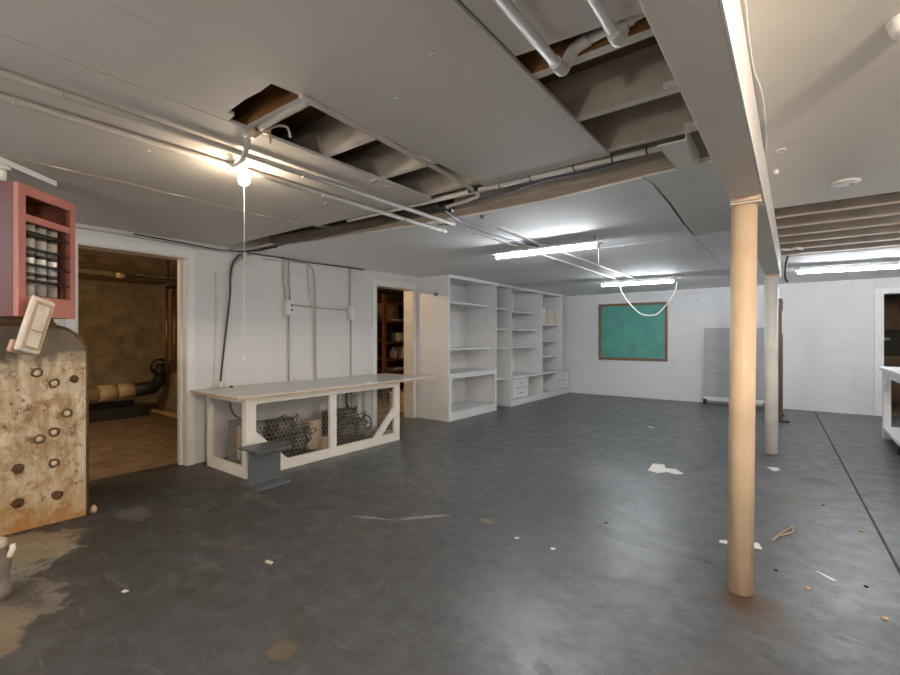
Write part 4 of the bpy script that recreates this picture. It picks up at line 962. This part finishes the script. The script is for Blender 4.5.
def drawer(a, b_, z0, z1):
    d = B(BF - .3, BF + .012, a, b_, z0, z1, bev=.004).build('drawer', s_, t)
    MB().tube(arc((BF + .012, (a+b_)/2, (z0+z1)/2), (0, 1, 0), (1, 0, 0), .035, 0, math.pi, 8), .006, 6).build('handle', 'machine_grey', d)
drawer(7.56, 8.165, .335, .505); drawer(7.56, 8.165, .14, .325)
drawer(9.59, 10.17, .335, .505); drawer(9.59, 10.17, .14, .325)
B(BK + .012, BK + .03, 8.55, 8.60, .12, .52).build('back_batten', 'black', t)
bxitem('cardboard_box', -4.72, -4.42, 9.46, 9.80, 1.591, 1.94, 'card_light', 'pale tan carton on the upper right shelf of the long bookcase', 'box')
bxitem('white_box', -4.72, -4.40, 9.00, 9.36, 1.591, 1.95, 'paper', 'white carton beside the tan one on the bookcase shelf', 'box')

# ------------------------------------------------------------------ far wall
t = thing('green_board', 'large green notice board in a brown wooden frame on the far wall', 'board', (-2.83, YF, .8))
a0, a1, z0, z1 = -3.54, -2.10, .80, 2.05
B(a0 + .05, a1 - .05, YF - .014, YF - .001, z0 + .05, z1 - .05).build('board_surface', 'chalk', t)
B(a0, a1, YF - .03, YF - .001, z1 - .055, z1, bev=.004).build('frame_rail', 'frame_wood', t)
B(a0, a1, YF - .03, YF - .001, z0, z0 + .055, bev=.004).build('frame_rail', 'frame_wood', t)
B(a0, a0 + .055, YF - .03, YF - .001, z0 + .055, z1 - .055, bev=.004).build('frame_stile', 'frame_wood', t)
B(a1 - .055, a1, YF - .03, YF - .001, z0 + .055, z1 - .055, bev=.004).build('frame_stile', 'frame_wood', t)
t = thing('panel_door', 'grey sectional panel leaning on the far wall behind the posts', 'panel', (-.9, 10.2, 0))
def pt(z_): return 10.16 + .09 * z_ / 1.49
zz = (.06, .15, .60, 1.055, 1.49)
for i in range(4):
    ya = pt(zz[i]); yb = pt(zz[i+1])
    T = Matrix.Translation((0, ya, zz[i])) @ Matrix.Rotation(-math.atan2(.09, 1.49), 4, 'X')
    MB().box(-1.42, -.36, 0, .03, .003, zz[i+1] - zz[i] - .003, T=T, bev=.003).build('section', 'white' if i == 0 else 'grey_panel', t)
T = Matrix.Translation((0, pt(.06), .06)) @ Matrix.Rotation(-math.atan2(.09, 1.49), 4, 'X')
MB().box(-1.41, -.37, .012, .03, 0, 1.43, T=T).build('back_sheet', 'machine_grey', t)
for xx in (-1.40, -.42):
    MB().lathe([(-.03, .035), (.03, .035)], (xx, 10.17, .036), axis=(1, 0, 0), seg=12).build('caster', 'black', t)
    B(xx - .03, xx + .03, 10.135, 10.16, .03, .10).build('caster_bracket', 'black', t)
for x, z_, lb in ((-3.85, .73, 'small dark nail on the far wall left of the green board'), (-1.55, 2.05, 'small nail on the far wall right of the green board'), (-1.15, 2.06, 'small nail on the far wall above the grey panel')):
    o = MB().lathe([(0, .014), (.02, .01)], (x, YF, z_), axis=(0, -1, 0), seg=8).build('nail', 'machine_grey', None, (x, YF, z_)); tag(o, lb, 'nail')
t = thing('door_leaf', 'narrow dark stained door leaf standing edge on behind farther post', 'door', (-.165, 9.0, 0))
B(-.195, -.15, 8.65, 9.4, .03, 1.90, bev=.003).build('leaf', 'dark_door', t)
B(-.152, -.146, 8.66, 9.38, 1.35, 1.72).build('glazing_strip', 'paper', t)
B(-.196, -.149, 8.64, 9.41, 1.72, 1.90).build('top_rail', 'dark_door', t)
B(-.21, -.05, 8.60, 8.67, 0, .03).build('foot', 'black', t); B(-.21, -.13, 9.33, 9.40, 0, .03).build('foot', 'black', t)

# ------------------------------------------------------------------ bench at the right
t = thing('workbench', 'white painted workbench with low shelf at the right edge of photo', 'bench', (1.3, 7.2, 0))
B(.885, 1.7, 6.0, 8.18, .885, .92, bev=.004).build('bench_top', 'white', t)
for xx in (.91, 1.6):
    for yy in (8.0, 6.1): B(xx, xx + .075, yy, yy + .075, 0, .885, bev=.004).build('leg', 'white', t)
B(.915, .94, 6.175, 8.0, .80, .885).build('apron', 'white', t)
B(.985, 1.6, 8.045, 8.07, .78, .885).build('apron', 'white', t)
B(.90, 1.69, 6.06, 7.99, .13, .165).build('low_shelf', 'white', t)
for (y_, d) in ((8.0, -1),):
    T = Matrix.Translation((.9275, y_, .62)) @ Matrix.Rotation(math.radians(45), 4, 'X')
    MB().box(-.012, .012, -.26, 0, -.02, .02, T=Matrix.Translation((.9275, 8.0, .62)) @ Matrix.Rotation(math.radians(-45), 4, 'X')).build('brace', 'white', t)
B(.91, 1.68, 7.0, 7.05, 0, .13).build('shelf_skid', 'black', t)

# ------------------------------------------------------------------ litter on the floor
def scrap(name, pts, label, mat='paper', cat='paper scrap', th=.003):
    cx = sum(p[0] for p in pts)/len(pts); cy = sum(p[1] for p in pts)/len(pts)
    o = MB().prism(pts, 0.0005, th).build(name, mat, None, (cx, cy, 0.0005)); return tag(o, label, cat)
scrap('torn_paper', [(-1.16, 5.0), (-1.06, 5.03), (-1.02, 4.90), (-.93, 4.92), (-.84, 4.80), (-.90, 4.74), (-.98, 4.78), (-1.04, 4.68), (-1.14, 4.72)], 'large torn white paper lying on floor left of the cream post')
scrap('paper_scrap', [(-1.71, 7.06), (-1.62, 7.02), (-1.60, 6.96), (-1.69, 7.0)], 'small white scrap on floor before the green board')
scrap('paper_scrap', [(-.22, 5.56), (-.13, 5.60), (-.11, 5.50), (-.16, 5.42), (-.19, 5.50)], 'white scrap on the floor in front of the farther post')
scrap('paper_scrap', [(-.38, 3.37), (-.18, 3.47), (-.155, 3.38), (-.30, 3.34), (-.38, 3.33)], 'white paper scrap half hidden behind the foot of the cream post')
scrap('paper_strip', [(.095, 3.245), (.105, 3.25), (.185, 3.18), (.165, 3.165)], 'thin white paper strip on floor right of the cream post')
t = thing('straw_twist', 'twisted straw coloured strip on floor behind the cream post', 'debris', (-.05, 3.74, 0.0005))
MB().tube(spline([(-.11, 3.55, .006), (-.08, 3.66, .012), (-.05, 3.74, .02), (-.03, 3.82, .012), (.01, 3.92, .006)]), [.004] * 25, 5).build('strand', 'straw', t)
MB().tube(spline([(-.07, 3.68, .006), (-.02, 3.74, .016), (.0, 3.80, .02), (-.03, 3.88, .006)]), .005, 5).build('strand', 'straw', t)
scrap('wood_chip', [(-2.45, 1.47), (-2.40, 1.48), (-2.385, 1.46), (-2.435, 1.45)], 'small pale wood chip on the brown floor at left', 'card_light', 'debris', .006)
for i, (x, y, lb) in enumerate(((.057, 2.992, 'tan crumb on the floor right of the cream post'), (.335, 2.888, 'tan crumb near the floor joint at the right edge'), (.36, 4.1, 'tan crumb beside the middle of the floor joint'))):
    o = MB().lathe([(0, .013), (.005, .014), (.009, .005)], (x, y, 0.0005), seg=7).build('crumb', 'straw', None, (x, y, 0.0005)); tag(o, lb, 'debris')
for i, (x, y, lb) in enumerate(((.18, 4.55, 'dark crumb on floor between the round posts and the joint'), (-.42, 4.4, 'dark speck left of the cream post'), (-.08, 3.12, 'dark crumb just right of the cream post foot'), (.30, 3.2, 'dark crumb left of the floor joint'), (-1.05, 3.2, 'dark crumb beside the dried puddle'))):
    o = MB().lathe([(0, .011), (.005, .010), (.007, .004)], (x, y, 0.0005), seg=6).build('crumb', 'grime', None, (x, y, 0.0005)); tag(o, lb, 'debris')
for x, y, lb in ((-1.20, 2.62, 'tiny white flake on the floor in the middle foreground'), (-1.45, 2.62, 'white flake beside the tan floor patch'), (-2.75, .86, 'white flake on the floor near the pale deposits')):
    scrap('flake', [(x, y), (x + .03, y + .008), (x + .028, y - .015), (x + .008, y - .02)], lb, 'paper', 'debris')

for o in bpy.data.objects:
    if '_o' in o: del o['_o']
